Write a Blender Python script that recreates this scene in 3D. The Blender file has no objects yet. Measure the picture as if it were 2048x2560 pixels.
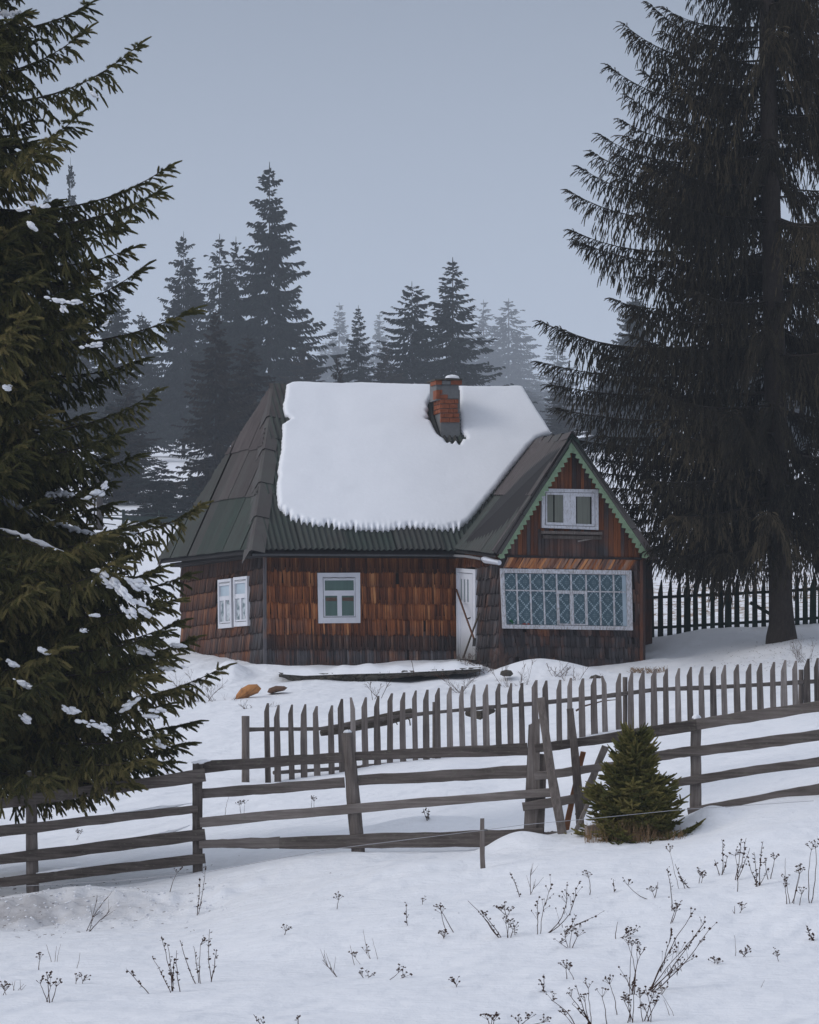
import bpy, math, random
import numpy as np
from mathutils import Vector, Matrix
R = math.radians
SC = bpy.context.scene
COL = SC.collection

# ------------------------------------------------------------------ camera, world, sun, exposure
F, HZ, CX = 10000.0, 1900.0, 1024.0          # focal length and eye level in photo pixels
cam = bpy.data.cameras.new('camera'); camo = bpy.data.objects.new('camera', cam); COL.objects.link(camo)
cam.sensor_fit = 'HORIZONTAL'; cam.sensor_width = 36.0; cam.lens = 36.0 * F / 2048.0
cam.shift_y = (HZ - 1280.0) / 2048.0
cam.clip_start = 0.5; cam.clip_end = 6000
camo.location = (0, 0, 0); camo.rotation_euler = (R(90), 0, 0)
SC.camera = camo

world = bpy.data.worlds.new('World'); SC.world = world; world.use_nodes = True
nt = world.node_tree; nt.nodes.clear()
SUN_EL, SUN_ROT = R(36), R(-112)
sky = nt.nodes.new('ShaderNodeTexSky'); sky.sky_type = 'NISHITA'; sky.sun_disc = False
sky.sun_elevation = SUN_EL; sky.sun_rotation = SUN_ROT; sky.air_density = 1.0; sky.dust_density = 3.0
hs = nt.nodes.new('ShaderNodeHueSaturation'); hs.inputs['Saturation'].default_value = 0.25
bg1 = nt.nodes.new('ShaderNodeBackground'); bg1.inputs[1].default_value = 0.05
nt.links.new(sky.outputs[0], hs.inputs['Color']); nt.links.new(hs.outputs[0], bg1.inputs[0])
tc = nt.nodes.new('ShaderNodeTexCoord'); sx = nt.nodes.new('ShaderNodeSeparateXYZ')
nt.links.new(tc.outputs['Generated'], sx.inputs[0])
wr = nt.nodes.new('ShaderNodeValToRGB'); nt.links.new(sx.outputs['Z'], wr.inputs[0])
cr = wr.color_ramp
cr.elements[0].position = 0.085; cr.elements[0].color = (0.430, 0.510, 0.665, 1)
cr.elements[1].position = 1.0; cr.elements[1].color = (0.66, 0.71, 0.82, 1)
e = cr.elements.new(0.19); e.color = (0.168, 0.222, 0.325, 1)
e = cr.elements.new(0.45); e.color = (0.48, 0.54, 0.66, 1)
bg2 = nt.nodes.new('ShaderNodeBackground'); bg2.inputs[1].default_value = 0.8
nt.links.new(wr.outputs[0], bg2.inputs[0])
addn = nt.nodes.new('ShaderNodeAddShader'); wo = nt.nodes.new('ShaderNodeOutputWorld')
nt.links.new(bg1.outputs[0], addn.inputs[0]); nt.links.new(bg2.outputs[0], addn.inputs[1])
nt.links.new(addn.outputs[0], wo.inputs[0])

sl = bpy.data.lights.new('sun', 'SUN'); sl.energy = 0.80; sl.angle = R(22); sl.color = (1.0, 0.96, 0.92)
so = bpy.data.objects.new('sun', sl); COL.objects.link(so)
# soft light comes from the left, a little behind the camera
_az = SUN_ROT
_d = Vector((math.sin(_az) * math.cos(SUN_EL), math.cos(_az) * math.cos(SUN_EL), math.sin(SUN_EL)))
so.rotation_euler = _d.to_track_quat('Z', 'Y').to_euler(); so.location = (0, 0, 60)

SC.view_settings.view_transform = 'Standard'; SC.view_settings.look = 'None'
SC.view_settings.exposure = -0.18; SC.view_settings.gamma = 1.0
SC.render.engine = 'CYCLES'
SC.cycles.max_bounces = 6; SC.cycles.diffuse_bounces = 3; SC.cycles.glossy_bounces = 2
SC.cycles.volume_bounces = 1; SC.cycles.transparent_max_bounces = 8
SC.cycles.use_denoising = True
HAZE_DENSITY = 0.00027

# ------------------------------------------------------------------ helpers
def W(px, py, Y):
    return np.array([(px - CX) / F * Y, Y, (HZ - py) / F * Y])

def unit(v):
    v = np.asarray(v, float); return v / np.linalg.norm(v)

def tag(o, label=None, cat=None, group=None, kind=None):
    if label: o['label'] = label
    if cat: o['category'] = cat
    if group: o['group'] = group
    if kind: o['kind'] = kind
    return o

def empty(name, loc=(0, 0, 0)):
    o = bpy.data.objects.new(name, None); o.location = [float(c) for c in loc]; COL.objects.link(o); o.empty_display_size = 0.2
    return o

def link_mesh(name, me, parent=None):
    o = bpy.data.objects.new(name, me); COL.objects.link(o)
    if parent is not None:
        o.parent = parent
        if parent.type == 'EMPTY':
            o.matrix_parent_inverse = Matrix.Translation(-parent.location)
    return o

class MB:
    """collects faces with a tone colour for each vertex, builds ONE mesh object"""
    def __init__(s): s.v = []; s.f = []; s.c = []
    def add(s, pts, faces, col=(0.5, 0.5, 0.5)):
        n = len(s.v); s.v += [tuple(map(float, p)) for p in pts]
        s.f += [tuple(i + n for i in f) for f in faces]
        if len(col) and hasattr(col[0], '__len__'): s.c += [tuple(c) for c in col]
        else: s.c += [tuple(col)] * len(pts)
    def prism(s, poly, d, col=(0.5, 0.5, 0.5)):
        """poly: list of 3D points (front face), d: vector to the back face"""
        poly = [np.asarray(p, float) for p in poly]; n = len(poly); d = np.asarray(d, float)
        pts = poly + [p + d for p in poly]
        fs = [tuple(range(n)), tuple(range(2 * n - 1, n - 1, -1))]
        fs += [(i, i + n, (i + 1) % n + n, (i + 1) % n) for i in range(n)]
        s.add(pts, fs, col)
    def box(s, c, ux, uy, uz, col=(0.5, 0.5, 0.5)):
        c = np.asarray(c, float); ux = np.asarray(ux, float); uy = np.asarray(uy, float); uz = np.asarray(uz, float)
        s.prism([c - ux - uy - uz, c + ux - uy - uz, c + ux - uy + uz, c - ux - uy + uz], 2 * uy, col)
    def tube(s, pts, rad, sides=6, col=(0.5, 0.5, 0.5), rough=0.0, rng=None):
        pts = [np.asarray(p, float) for p in pts]; n = len(pts)
        rad = list(rad) if hasattr(rad, '__len__') else [rad] * n
        V = []; t0 = unit(pts[-1] - pts[0])
        ref = np.array([0, 0, 1.0]) if abs(t0[2]) < 0.9 else np.array([0, 1.0, 0])
        for i, p in enumerate(pts):
            t = unit(pts[min(i + 1, n - 1)] - pts[max(i - 1, 0)])
            a = unit(np.cross(t, ref)); b = np.cross(t, a)
            for k in range(sides):
                an = 2 * math.pi * k / sides
                r = rad[i] * (1 + (rng.uniform(-rough, rough) if rng else 0))
                V.append(p + r * (math.cos(an) * a + math.sin(an) * b))
        Fc = [(i * sides + k, i * sides + (k + 1) % sides, (i + 1) * sides + (k + 1) % sides, (i + 1) * sides + k)
              for i in range(n - 1) for k in range(sides)]
        Fc += [tuple(range(sides - 1, -1, -1)), tuple((n - 1) * sides + k for k in range(sides))]
        s.add(V, Fc, col)
    def beam(s, p0, p1, w0, w1, th, up, rng, nseg=8, rough=0.06, bend=0.0, col=(0.5, 0.5, 0.5)):
        """rough sawn board: centre line p0-p1, width along 'up', thickness along the other axis"""
        p0 = np.asarray(p0, float); p1 = np.asarray(p1, float); d = unit(p1 - p0); up = np.asarray(up, float)
        up = unit(up - d * np.dot(up, d)); n = np.cross(d, up)
        V = []; b1 = rng.uniform(-1, 1) * bend
        o1 = o2 = 0.0
        for i in range(nseg + 1):
            t = i / nseg; c = p0 + (p1 - p0) * t + up * b1 * math.sin(math.pi * t)
            w = w0 + (w1 - w0) * t
            o1 = o1 * .6 + rng.uniform(-rough, rough) * w; o2 = o2 * .6 + rng.uniform(-rough, rough) * w
            ch = min(th * .18, w * .12)
            prof = [(-w / 2 + o1, -th / 2 + ch), (-w / 2 + o1 + ch, -th / 2), (w / 2 + o2 - ch, -th / 2), (w / 2 + o2, -th / 2 + ch),
                    (w / 2 + o2, th / 2 - ch), (w / 2 + o2 - ch, th / 2), (-w / 2 + o1 + ch, th / 2), (-w / 2 + o1, th / 2 - ch)]
            for a, b in prof: V.append(c + up * a + n * b)
        m = 8
        Fc = [(i * m + k, i * m + (k + 1) % m, (i + 1) * m + (k + 1) % m, (i + 1) * m + k) for i in range(nseg) for k in range(m)]
        Fc += [tuple(range(m - 1, -1, -1)), tuple(nseg * m + k for k in range(m))]
        s.add(V, Fc, col)
    def blob(s, c, r, rng, col=(0.5, 0.5, 0.5), sq=1.0):
        P = [(0, 0, 1), (1, 0, 0), (0, 1, 0), (-1, 0, 0), (0, -1, 0), (0, 0, -1)]
        V = [np.asarray(c) + np.array(p) * r * np.array([1, 1, sq]) * rng.uniform(.6, 1.3) for p in P]
        s.add(V, [(0, 1, 2), (0, 2, 3), (0, 3, 4), (0, 4, 1), (5, 2, 1), (5, 3, 2), (5, 4, 3), (5, 1, 4)], col)
    def build(s, name, mat, parent=None, smooth=False):
        me = bpy.data.meshes.new(name); me.from_pydata(s.v, [], s.f); me.materials.append(mat)
        a = me.color_attributes.new('tone', 'FLOAT_COLOR', 'POINT')
        arr = np.ones((len(s.v), 4), np.float32); arr[:, :3] = np.array(s.c, np.float32)[:, :3]
        a.data.foreach_set('color', arr.ravel())
        me.validate(); me.update()
        if smooth: me.polygons.foreach_set('use_smooth', [True] * len(me.polygons))
        return link_mesh(name, me, parent)

def np_mesh(name, V, Fa, mat, tone=None, smooth=False, uv=None):
    """V (n,3), Fa (m,k) all faces of the same size"""
    me = bpy.data.meshes.new(name); n = len(V); m, k = Fa.shape
    me.vertices.add(n); me.vertices.foreach_set('co', V.astype(np.float32).ravel())
    me.loops.add(m * k); me.loops.foreach_set('vertex_index', Fa.astype(np.int32).ravel())
    me.polygons.add(m); me.polygons.foreach_set('loop_start', np.arange(0, m * k, k, dtype=np.int32))
    me.polygons.foreach_set('loop_total', np.full(m, k, np.int32))
    if smooth: me.polygons.foreach_set('use_smooth', np.ones(m, bool))
    me.update(calc_edges=True)
    if tone is not None:
        a = me.color_attributes.new('tone', 'BYTE_COLOR', 'POINT')
        arr = np.ones((n, 4), np.float32); arr[:, :3] = tone
        a.data.foreach_set('color', arr.ravel())
    me.materials.append(mat)
    return me

def vnoise(x, y, seed=0):
    """smooth value noise, vectorised"""
    xi = np.floor(x).astype(np.int64); yi = np.floor(y).astype(np.int64); fx = x - xi; fy = y - yi
    fx = fx * fx * (3 - 2 * fx); fy = fy * fy * (3 - 2 * fy)
    def h(a, b):
        k = (a * 374761393 + b * 668265263 + seed * 974711) & 0x7fffffff
        k = ((k ^ (k >> 13)) * 1274126177) & 0x7fffffff
        return ((k ^ (k >> 16)) & 0xffff) / 65535.0
    return (h(xi, yi) * (1 - fx) * (1 - fy) + h(xi + 1, yi) * fx * (1 - fy) + h(xi, yi + 1) * (1 - fx) * fy + h(xi + 1, yi + 1) * fx * fy) * 2 - 1

# ------------------------------------------------------------------ materials
def mat_new(name, rough=0.8, spec=0.3):
    m = bpy.data.materials.new(name); m.use_nodes = True; t = m.node_tree; b = t.nodes['Principled BSDF']
    b.inputs['Roughness'].default_value = rough; b.inputs['Specular IOR Level'].default_value = spec
    return m, t, b

def N(t, kind, **kw):
    n = t.nodes.new(kind)
    for k, v in kw.items(): setattr(n, k, v)
    return n

def mixc(t, fac, a, b, blend='MIX'):
    n = t.nodes.new('ShaderNodeMix'); n.data_type = 'RGBA'; n.blend_type = blend
    for sock, val in ((n.inputs[0], fac), (n.inputs[6], a), (n.inputs[7], b)):
        if hasattr(val, 'links') or hasattr(val, 'is_linked'): t.links.new(val, sock)
        elif isinstance(val, (int, float)): sock.default_value = val
        else: sock.default_value = tuple(val) + (1,) if len(val) == 3 else val
    return n.outputs[2]

def math_(t, op, a, b=None, c=None):
    n = t.nodes.new('ShaderNodeMath'); n.operation = op
    for i, v in enumerate((a, b, c)):
        if v is None: continue
        if hasattr(v, 'is_linked'): t.links.new(v, n.inputs[i])
        else: n.inputs[i].default_value = v
    return n.outputs[0]

def noise(t, scale, detail=4, vec=None, mapscale=None, rough=0.55, coord='Object'):
    if vec is None:
        vec = N(t, 'ShaderNodeTexCoord').outputs[coord]
    if mapscale is not None:
        mp = N(t, 'ShaderNodeMapping'); mp.inputs['Scale'].default_value = mapscale
        t.links.new(vec, mp.inputs[0]); vec = mp.outputs[0]
    n = N(t, 'ShaderNodeTexNoise'); n.inputs['Scale'].default_value = scale; n.inputs['Detail'].default_value = detail
    n.inputs['Roughness'].default_value = rough
    t.links.new(vec, n.inputs['Vector']); return n.outputs['Fac']

def ramp(t, fac, stops):
    n = N(t, 'ShaderNodeValToRGB'); t.links.new(fac, n.inputs[0]); c = n.color_ramp
    c.elements[0].position = stops[0][0]; c.elements[0].color = tuple(stops[0][1]) + (1,)
    c.elements[1].position = stops[-1][0]; c.elements[1].color = tuple(stops[-1][1]) + (1,)
    for p, col in stops[1:-1]:
        e = c.elements.new(p); e.color = tuple(col) + (1,)
    return n.outputs[0]

def bump(t, b, height, strength=0.4, dist=0.02):
    n = N(t, 'ShaderNodeBump'); n.inputs['Strength'].default_value = strength; n.inputs['Distance'].default_value = dist
    t.links.new(height, n.inputs['Height']); t.links.new(n.outputs[0], b.inputs['Normal'])

def tone_rgb(t):
    a = N(t, 'ShaderNodeAttribute'); a.attribute_name = 'tone'; s = N(t, 'ShaderNodeSeparateColor')
    t.links.new(a.outputs['Color'], s.inputs[0]); return s.outputs

def make_snow(name, scale=1.0, strength=0.35, col=(0.85, 0.865, 0.91)):
    m, t, b = mat_new(name, 0.65, 0.25)
    n1 = noise(t, 1.1 * scale, 6, mapscale=(1, .35, 1)); n2 = noise(t, 9 * scale, 5); n3 = noise(t, 60 * scale, 2)
    h = math_(t, 'ADD', math_(t, 'MULTIPLY', n1, 1.6), math_(t, 'ADD', math_(t, 'MULTIPLY', n2, 0.35), math_(t, 'MULTIPLY', n3, 0.10)))
    bump(t, b, h, strength, 0.10)
    c = mixc(t, n2, tuple(x * .965 for x in col), tuple(min(1, x * 1.02) for x in col)); t.links.new(c, b.inputs['Base Color'])
    return m
M = {}
M['snow'] = make_snow('snow')
M['roof_snow'] = make_snow('roof_snow', 1.2, 0.12)
M['tree_snow'] = make_snow('tree_snow', 6, 0.3)

def make_ground():
    m, t, b = mat_new('snow_ground', 0.65, 0.25)
    g = N(t, 'ShaderNodeTexCoord').outputs['Object']
    n1 = noise(t, 0.9, 6, g, (1, .5, 1)); n2 = noise(t, 7, 5, g, (.6, 1.6, 1)); n3 = noise(t, 55, 2, g)
    # wind ripples running across the slope
    w = N(t, 'ShaderNodeTexWave'); w.inputs['Scale'].default_value = 1.3; w.inputs['Distortion'].default_value = 7; w.inputs['Detail'].default_value = 3
    w.inputs['Detail Scale'].default_value = 0.7
    mp = N(t, 'ShaderNodeMapping'); mp.inputs['Rotation'].default_value = (0, 0, R(72)); mp.inputs['Scale'].default_value = (1, .25, 1)
    t.links.new(g, mp.inputs[0]); t.links.new(mp.outputs[0], w.inputs['Vector'])
    h = math_(t, 'ADD', math_(t, 'MULTIPLY', n1, 1.5), math_(t, 'ADD', math_(t, 'MULTIPLY', n2, 0.35),
        math_(t, 'ADD', math_(t, 'MULTIPLY', n3, 0.035), math_(t, 'MULTIPLY', w.outputs['Fac'], 0.26))))
    bump(t, b, h, 0.85, 0.10)
    r, gg, bb = tone_rgb(t)
    clean = mixc(t, n2, (0.82, 0.835, 0.88), (0.88, 0.895, 0.94))
    nd = noise(t, 2.2, 8, g, None, 0.7)
    dirtm = math_(t, 'MULTIPLY', gg, math_(t, 'MULTIPLY', nd, 1.6))
    c = mixc(t, dirtm, clean, (0.24, 0.22, 0.22))
    ng = noise(t, 1.6, 9, g, (1.2, .35, 1), 0.75)       # dry grass showing through
    gm = math_(t, 'MULTIPLY', bb, math_(t, 'GREATER_THAN', ng, 0.53))
    c = mixc(t, gm, c, (0.26, 0.18, 0.12)); t.links.new(c, b.inputs['Base Color'])
    return m
M['ground'] = make_ground()

def make_shingle():
    m, t, b = mat_new('shingle_wood', 0.75, 0.25)
    r, g, bb = tone_rgb(t)
    st = noise(t, 9, 7, None, (3.2, 3.2, .16), 0.75); st2 = noise(t, 2.0, 4)
    fr = math_(t, 'ADD', math_(t, 'MULTIPLY', r, 0.55), math_(t, 'MULTIPLY', st, 0.5))
    warm = ramp(t, fr, [(0.20, (0.022, 0.008, 0.005)), (0.42, (0.125, 0.038, 0.015)), (0.60, (0.31, 0.100, 0.033)), (0.86, (0.70, 0.32, 0.13))])
    grey = ramp(t, fr, [(0.22, (0.012, 0.011, 0.013)), (0.5, (0.055, 0.050, 0.054)), (0.72, (0.12, 0.112, 0.120)), (0.92, (0.26, 0.24, 0.25))])
    gm = math_(t, 'ADD', g, math_(t, 'MULTIPLY', math_(t, 'SUBTRACT', st2, 0.5), 1.6))
    gm = math_(t, 'ADD', gm, math_(t, 'MULTIPLY', math_(t, 'SUBTRACT', st, 0.5), 0.9))
    cl = N(t, 'ShaderNodeClamp'); t.links.new(gm, cl.inputs[0])
    c = mixc(t, cl.outputs[0], warm, grey)
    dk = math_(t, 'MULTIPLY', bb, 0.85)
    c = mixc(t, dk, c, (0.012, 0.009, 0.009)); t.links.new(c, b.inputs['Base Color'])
    bump(t, b, st, 0.5, 0.01)
    return m
M['shingle'] = make_shingle()

def make_wood(name, mapscale, cols, sc=10, lichen=0.0):
    m, t, b = mat_new(name, 0.85, 0.15)
    r, g, bb = tone_rgb(t)
    st = noise(t, sc, 8, None, mapscale, 0.75); n2 = noise(t, 3.0, 5)
    fr = math_(t, 'ADD', math_(t, 'MULTIPLY', r, 0.35), math_(t, 'ADD', math_(t, 'MULTIPLY', st, 0.6), math_(t, 'MULTIPLY', n2, 0.15)))
    c = ramp(t, fr, cols)
    if lichen:
        nl = noise(t, 26, 5, None, (.6, 1, 1.3), 0.7)
        lm = math_(t, 'MULTIPLY', math_(t, 'GREATER_THAN', nl, 0.60), lichen)
        c = mixc(t, lm, c, (0.17, 0.17, 0.13))
    t.links.new(c, b.inputs['Base Color']); bump(t, b, st, 0.6, 0.012)
    return m
GW = [(0.30, (0.016, 0.013, 0.012)), (0.46, (0.085, 0.071, 0.064)), (0.62, (0.175, 0.150, 0.138)), (0.85, (0.36, 0.325, 0.305))]
M['rail_wood'] = make_wood('rail_wood', (.25, 1, 5), GW, 7, 0.45)
M['post_wood'] = make_wood('post_wood', (4, 4, .25), GW, 7, 0.25)
M['picket_wood'] = make_wood('picket_wood', (4, 4, .2), [(p, tuple(x * 1.15 for x in c)) for p, c in GW], 7, 0.15)
M['orange_wood'] = make_wood('orange_wood', (4, 4, .25), [(0.3, (0.10, 0.04, 0.02)), (0.6, (0.22, 0.10, 0.05)), (0.9, (0.33, 0.17, 0.09))], 7)
M['green_wood'] = make_wood('green_wood', (4, 4, .25), [(0.3, (0.006, 0.011, 0.010)), (0.6, (0.018, 0.034, 0.028)), (0.9, (0.05, 0.075, 0.062))], 7)
M['log_wood'] = make_wood('log_wood', (.3, 1, 4), [(0.3, (0.02, 0.016, 0.013)), (0.6, (0.075, 0.062, 0.05)), (0.9, (0.15, 0.13, 0.10))], 6, 0.5)
M['bark'] = make_wood('bark', (3, 3, .9), [(0.3, (0.012, 0.010, 0.009)), (0.6, (0.045, 0.036, 0.031)), (0.9, (0.10, 0.085, 0.075))], 9)
M['brown_pole'] = make_wood('brown_pole', (4, 4, .25), [(0.3, (0.05, 0.022, 0.014)), (0.9, (0.17, 0.08, 0.05))], 7)
M['plank'] = M['shingle']

def make_white():
    m, t, b = mat_new('white_paint', 0.6, 0.3)
    r, g, bb = tone_rgb(t)
    n1 = noise(t, 30, 9, None, (1, 1, .35), 0.8); n2 = noise(t, 5, 5)
    c = mixc(t, n2, (0.50, 0.51, 0.56), (0.70, 0.71, 0.76))
    th = math_(t, 'SUBTRACT', 0.74, math_(t, 'MULTIPLY', g, 0.24))
    pk0 = math_(t, 'SUBTRACT', n1, th); mr = N(t, 'ShaderNodeMapRange'); t.links.new(pk0, mr.inputs[0]); mr.inputs[1].default_value = -.06; mr.inputs[2].default_value = .10; mr.inputs[3].default_value = 0; mr.inputs[4].default_value = .8; pk = mr.outputs[0]
    c = mixc(t, pk, c, (0.20, 0.17, 0.15)); 
    c = mixc(t, bb, c, (0.10, 0.10, 0.085)); t.links.new(c, b.inputs['Base Color'])
    bump(t, b, n1, 0.3, 0.006); return m
M['white'] = make_white()

def make_door():
    m, t, b = mat_new('door_paint', 0.55, 0.3)
    g = N(t, 'ShaderNodeTexCoord').outputs['Object']; s = N(t, 'ShaderNodeSeparateXYZ'); t.links.new(g, s.inputs[0])
    n1 = noise(t, 14, 7, g, (2, 2, .5), 0.7)
    mr = N(t, 'ShaderNodeMapRange'); t.links.new(s.outputs[2], mr.inputs[0])
    mr.inputs[1].default_value = 2.15; mr.inputs[2].default_value = 2.95; mr.inputs[3].default_value = 1.0; mr.inputs[4].default_value = 0.0
    d = math_(t, 'MULTIPLY', mr.outputs[0], math_(t, 'ADD', n1, 0.45))
    c = mixc(t, n1, (0.60, 0.62, 0.68), (0.72, 0.74, 0.80)); c = mixc(t, d, c, (0.10, 0.09, 0.07)); t.links.new(c, b.inputs['Base Color'])
    return m
M['door'] = make_door()

def make_sheet(name='roof_sheet'):
    m, t, b = mat_new(name, 0.8, 0.2)
    r, g, bb = tone_rgb(t)
    n1 = noise(t, 3, 8, None, (1, 1, .4), 0.7); n2 = noise(t, 0.7, 4); n3 = noise(t, 40, 4)
    grey = mixc(t, n1, (0.042, 0.034, 0.034), (0.165, 0.142, 0.140))
    green = mixc(t, n1, (0.018, 0.030, 0.026), (0.075, 0.105, 0.088))
    f = math_(t, 'ADD', g, math_(t, 'MULTIPLY', math_(t, 'SUBTRACT', n1, 0.5), 1.2)); cl = N(t, 'ShaderNodeClamp'); t.links.new(f, cl.inputs[0])
    c = mixc(t, cl.outputs[0], grey, green)
    c = mixc(t, math_(t, 'MULTIPLY', r, 0.35), c, (0.03, 0.028, 0.03)); 
    c = mixc(t, math_(t, 'MULTIPLY', bb, 0.8), c, (0.012, 0.012, 0.014))
    t.links.new(c, b.inputs['Base Color']); bump(t, b, n3, 0.25, 0.004); return m
M['sheet'] = make_sheet()

def simple(name, col, rough=0.7, spec=0.3, var=0.25, sc=12, metal=0.0, mapscale=None):
    m, t, b = mat_new(name, rough, spec); n = noise(t, sc, 6, None, mapscale, 0.65)
    c = mixc(t, n, tuple(x * (1 - var) for x in col), tuple(min(1, x * (1 + var)) for x in col)); t.links.new(c, b.inputs['Base Color'])
    b.inputs['Metallic'].default_value = metal; bump(t, b, n, 0.2, 0.005); return m
M['green_board'] = simple('green_board', (0.20, 0.285, 0.185), 0.7, .25, 0.45, 14)
M['dark_green'] = simple('dark_green', (0.040, 0.068, 0.055), 0.7, .25, 0.4, 6)
M['gutter'] = simple('gutter_metal', (0.24, 0.24, 0.25), 0.5, .4, 0.35, 10, 0.2)
M['spout'] = simple('spout_metal', (0.62, 0.64, 0.70), 0.35, .5, 0.1, 10, 0.4)
M['brick'] = simple('brick', (0.25, 0.082, 0.042), 0.85, .2, 0.7, 11)
M['mortar'] = simple('mortar', (0.17, 0.175, 0.18), 0.9, .1, 0.35, 16)
M['glass_green'] = simple('glass_green', (0.070, 0.125, 0.108), 0.15, .5, 0.3, 3, 0, (6, 6, .4))
M['dark'] = simple('dark_gap', (0.010, 0.010, 0.011), 0.9, .1)
M['black_metal'] = simple('black_metal', (0.03, 0.027, 0.025), 0.6, .3)
M['stone'] = simple('concrete_stone', (0.075, 0.068, 0.058), 0.9, .15, 0.6, 5)
M['orange_stone'] = simple('orange_stone', (0.42, 0.19, 0.07), 0.8, .2, 0.45, 5)
M['brown_stone'] = simple('brown_stone', (0.13, 0.075, 0.05), 0.85, .2, 0.4, 5)
M['wire'] = simple('wire', (0.35, 0.35, 0.37), 0.4, .4, .1)
M['curtain'] = simple('grey_curtain', (0.17, 0.18, 0.155), 0.9, .1, 0.45, 14, 0, (3, 3, .12))
M['blue_blind'] = simple('blue_blind', (0.36, 0.45, 0.52), 0.35, .5, 0.12, 5)
M['lace_blot'] = None

def make_lace():
    m, t, b = mat_new('blue_lace', 0.5, 0.4)
    uv = N(t, 'ShaderNodeUVMap').outputs[0]; s = N(t, 'ShaderNodeSeparateXYZ'); t.links.new(uv, s.inputs[0])
    u, v = s.outputs[0], s.outputs[1]
    a = math_(t, 'FRACT', math_(t, 'ADD', u, v)); c_ = math_(t, 'FRACT', math_(t, 'ADD', math_(t, 'SUBTRACT', u, v), 100.0))
    da = math_(t, 'ABSOLUTE', math_(t, 'SUBTRACT', a, .5)); dc = math_(t, 'ABSOLUTE', math_(t, 'SUBTRACT', c_, .5))
    # dashes along the diagonals
    ka = math_(t, 'GREATER_THAN', math_(t, 'SINE', math_(t, 'MULTIPLY', math_(t, 'SUBTRACT', u, v), 31.4)), -0.35)
    kc = math_(t, 'GREATER_THAN', math_(t, 'SINE', math_(t, 'MULTIPLY', math_(t, 'ADD', u, v), 31.4)), -0.35)
    la = math_(t, 'MULTIPLY', math_(t, 'LESS_THAN', da, 0.075), ka); lc = math_(t, 'MULTIPLY', math_(t, 'LESS_THAN', dc, 0.075), kc)
    line = math_(t, 'MAXIMUM', la, lc)
    # small dots in each diamond's centre
    md = math_(t, 'MULTIPLY', math_(t, 'GREATER_THAN', math_(t, 'MINIMUM', da, dc), 0.30), 1.0)
    dots = math_(t, 'MULTIPLY', math_(t, 'GREATER_THAN', math_(t, 'SINE', math_(t, 'MULTIPLY', u, 60)), 0.1),
                 math_(t, 'GREATER_THAN', math_(t, 'SINE', math_(t, 'MULTIPLY', v, 60)), 0.1))
    dm = math_(t, 'MULTIPLY', md, dots)
    n = noise(t, 6, 4, None, (2, 2, .3))
    base = mixc(t, n, (0.035, 0.070, 0.092), (0.075, 0.135, 0.165))
    c = mixc(t, math_(t, 'MULTIPLY', line, 0.62), base, (0.42, 0.52, 0.58)); c = mixc(t, math_(t, 'MULTIPLY', dm, 0.45), c, (0.36, 0.45, 0.50))
    t.links.new(c, b.inputs['Base Color']); return m
M['lace'] = make_lace()

def make_blot():
    m, t, b = mat_new('lace_blot', 0.4, 0.4)
    n = noise(t, 4.5, 2, None, (1, 1, 1.6)); c = ramp(t, n, [(0.42, (0.10, 0.15, 0.17)), (0.52, (0.42, 0.47, 0.50)), (0.7, (0.55, 0.58, 0.62))])
    t.links.new(c, b.inputs['Base Color']); return m
M['lace_blot'] = make_blot()

def make_needles(name, dark, mid, light):
    m, t, b = mat_new(name, 0.75, 0.15)
    r, g, bb = tone_rgb(t)
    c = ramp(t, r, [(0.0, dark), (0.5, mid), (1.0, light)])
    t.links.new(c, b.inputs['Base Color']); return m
M['needles_near'] = make_needles('needles_near', (0.014, 0.020, 0.009), (0.082, 0.082, 0.028), (0.27, 0.215, 0.085))
M['needles_right'] = make_needles('needles_right', (0.008, 0.008, 0.006), (0.034, 0.028, 0.018), (0.120, 0.094, 0.055))
M['needles_far'] = make_needles('needles_far', (0.008, 0.012, 0.011), (0.018, 0.026, 0.022), (0.045, 0.050, 0.038))
M['needles_brown'] = make_needles('needles_brown', (0.012, 0.010, 0.008), (0.035, 0.028, 0.020), (0.07, 0.052, 0.034))
M['needles_young'] = make_needles('needles_young', (0.025, 0.032, 0.010), (0.120, 0.120, 0.034), (0.32, 0.26, 0.09))
M['weed'] = simple('dry_weed', (0.060, 0.034, 0.025), 0.9, .1, 0.4, 20)
M['weed_pale'] = simple('dry_grass', (0.20, 0.13, 0.075), 0.9, .1, 0.4, 20)
M['weed_thin'] = simple('dry_stalk', (0.13, 0.10, 0.085), 0.9, .1, 0.4, 20)
M['twig'] = simple('bare_twig', (0.085, 0.055, 0.045), 0.9, .1, 0.3, 20)

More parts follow.
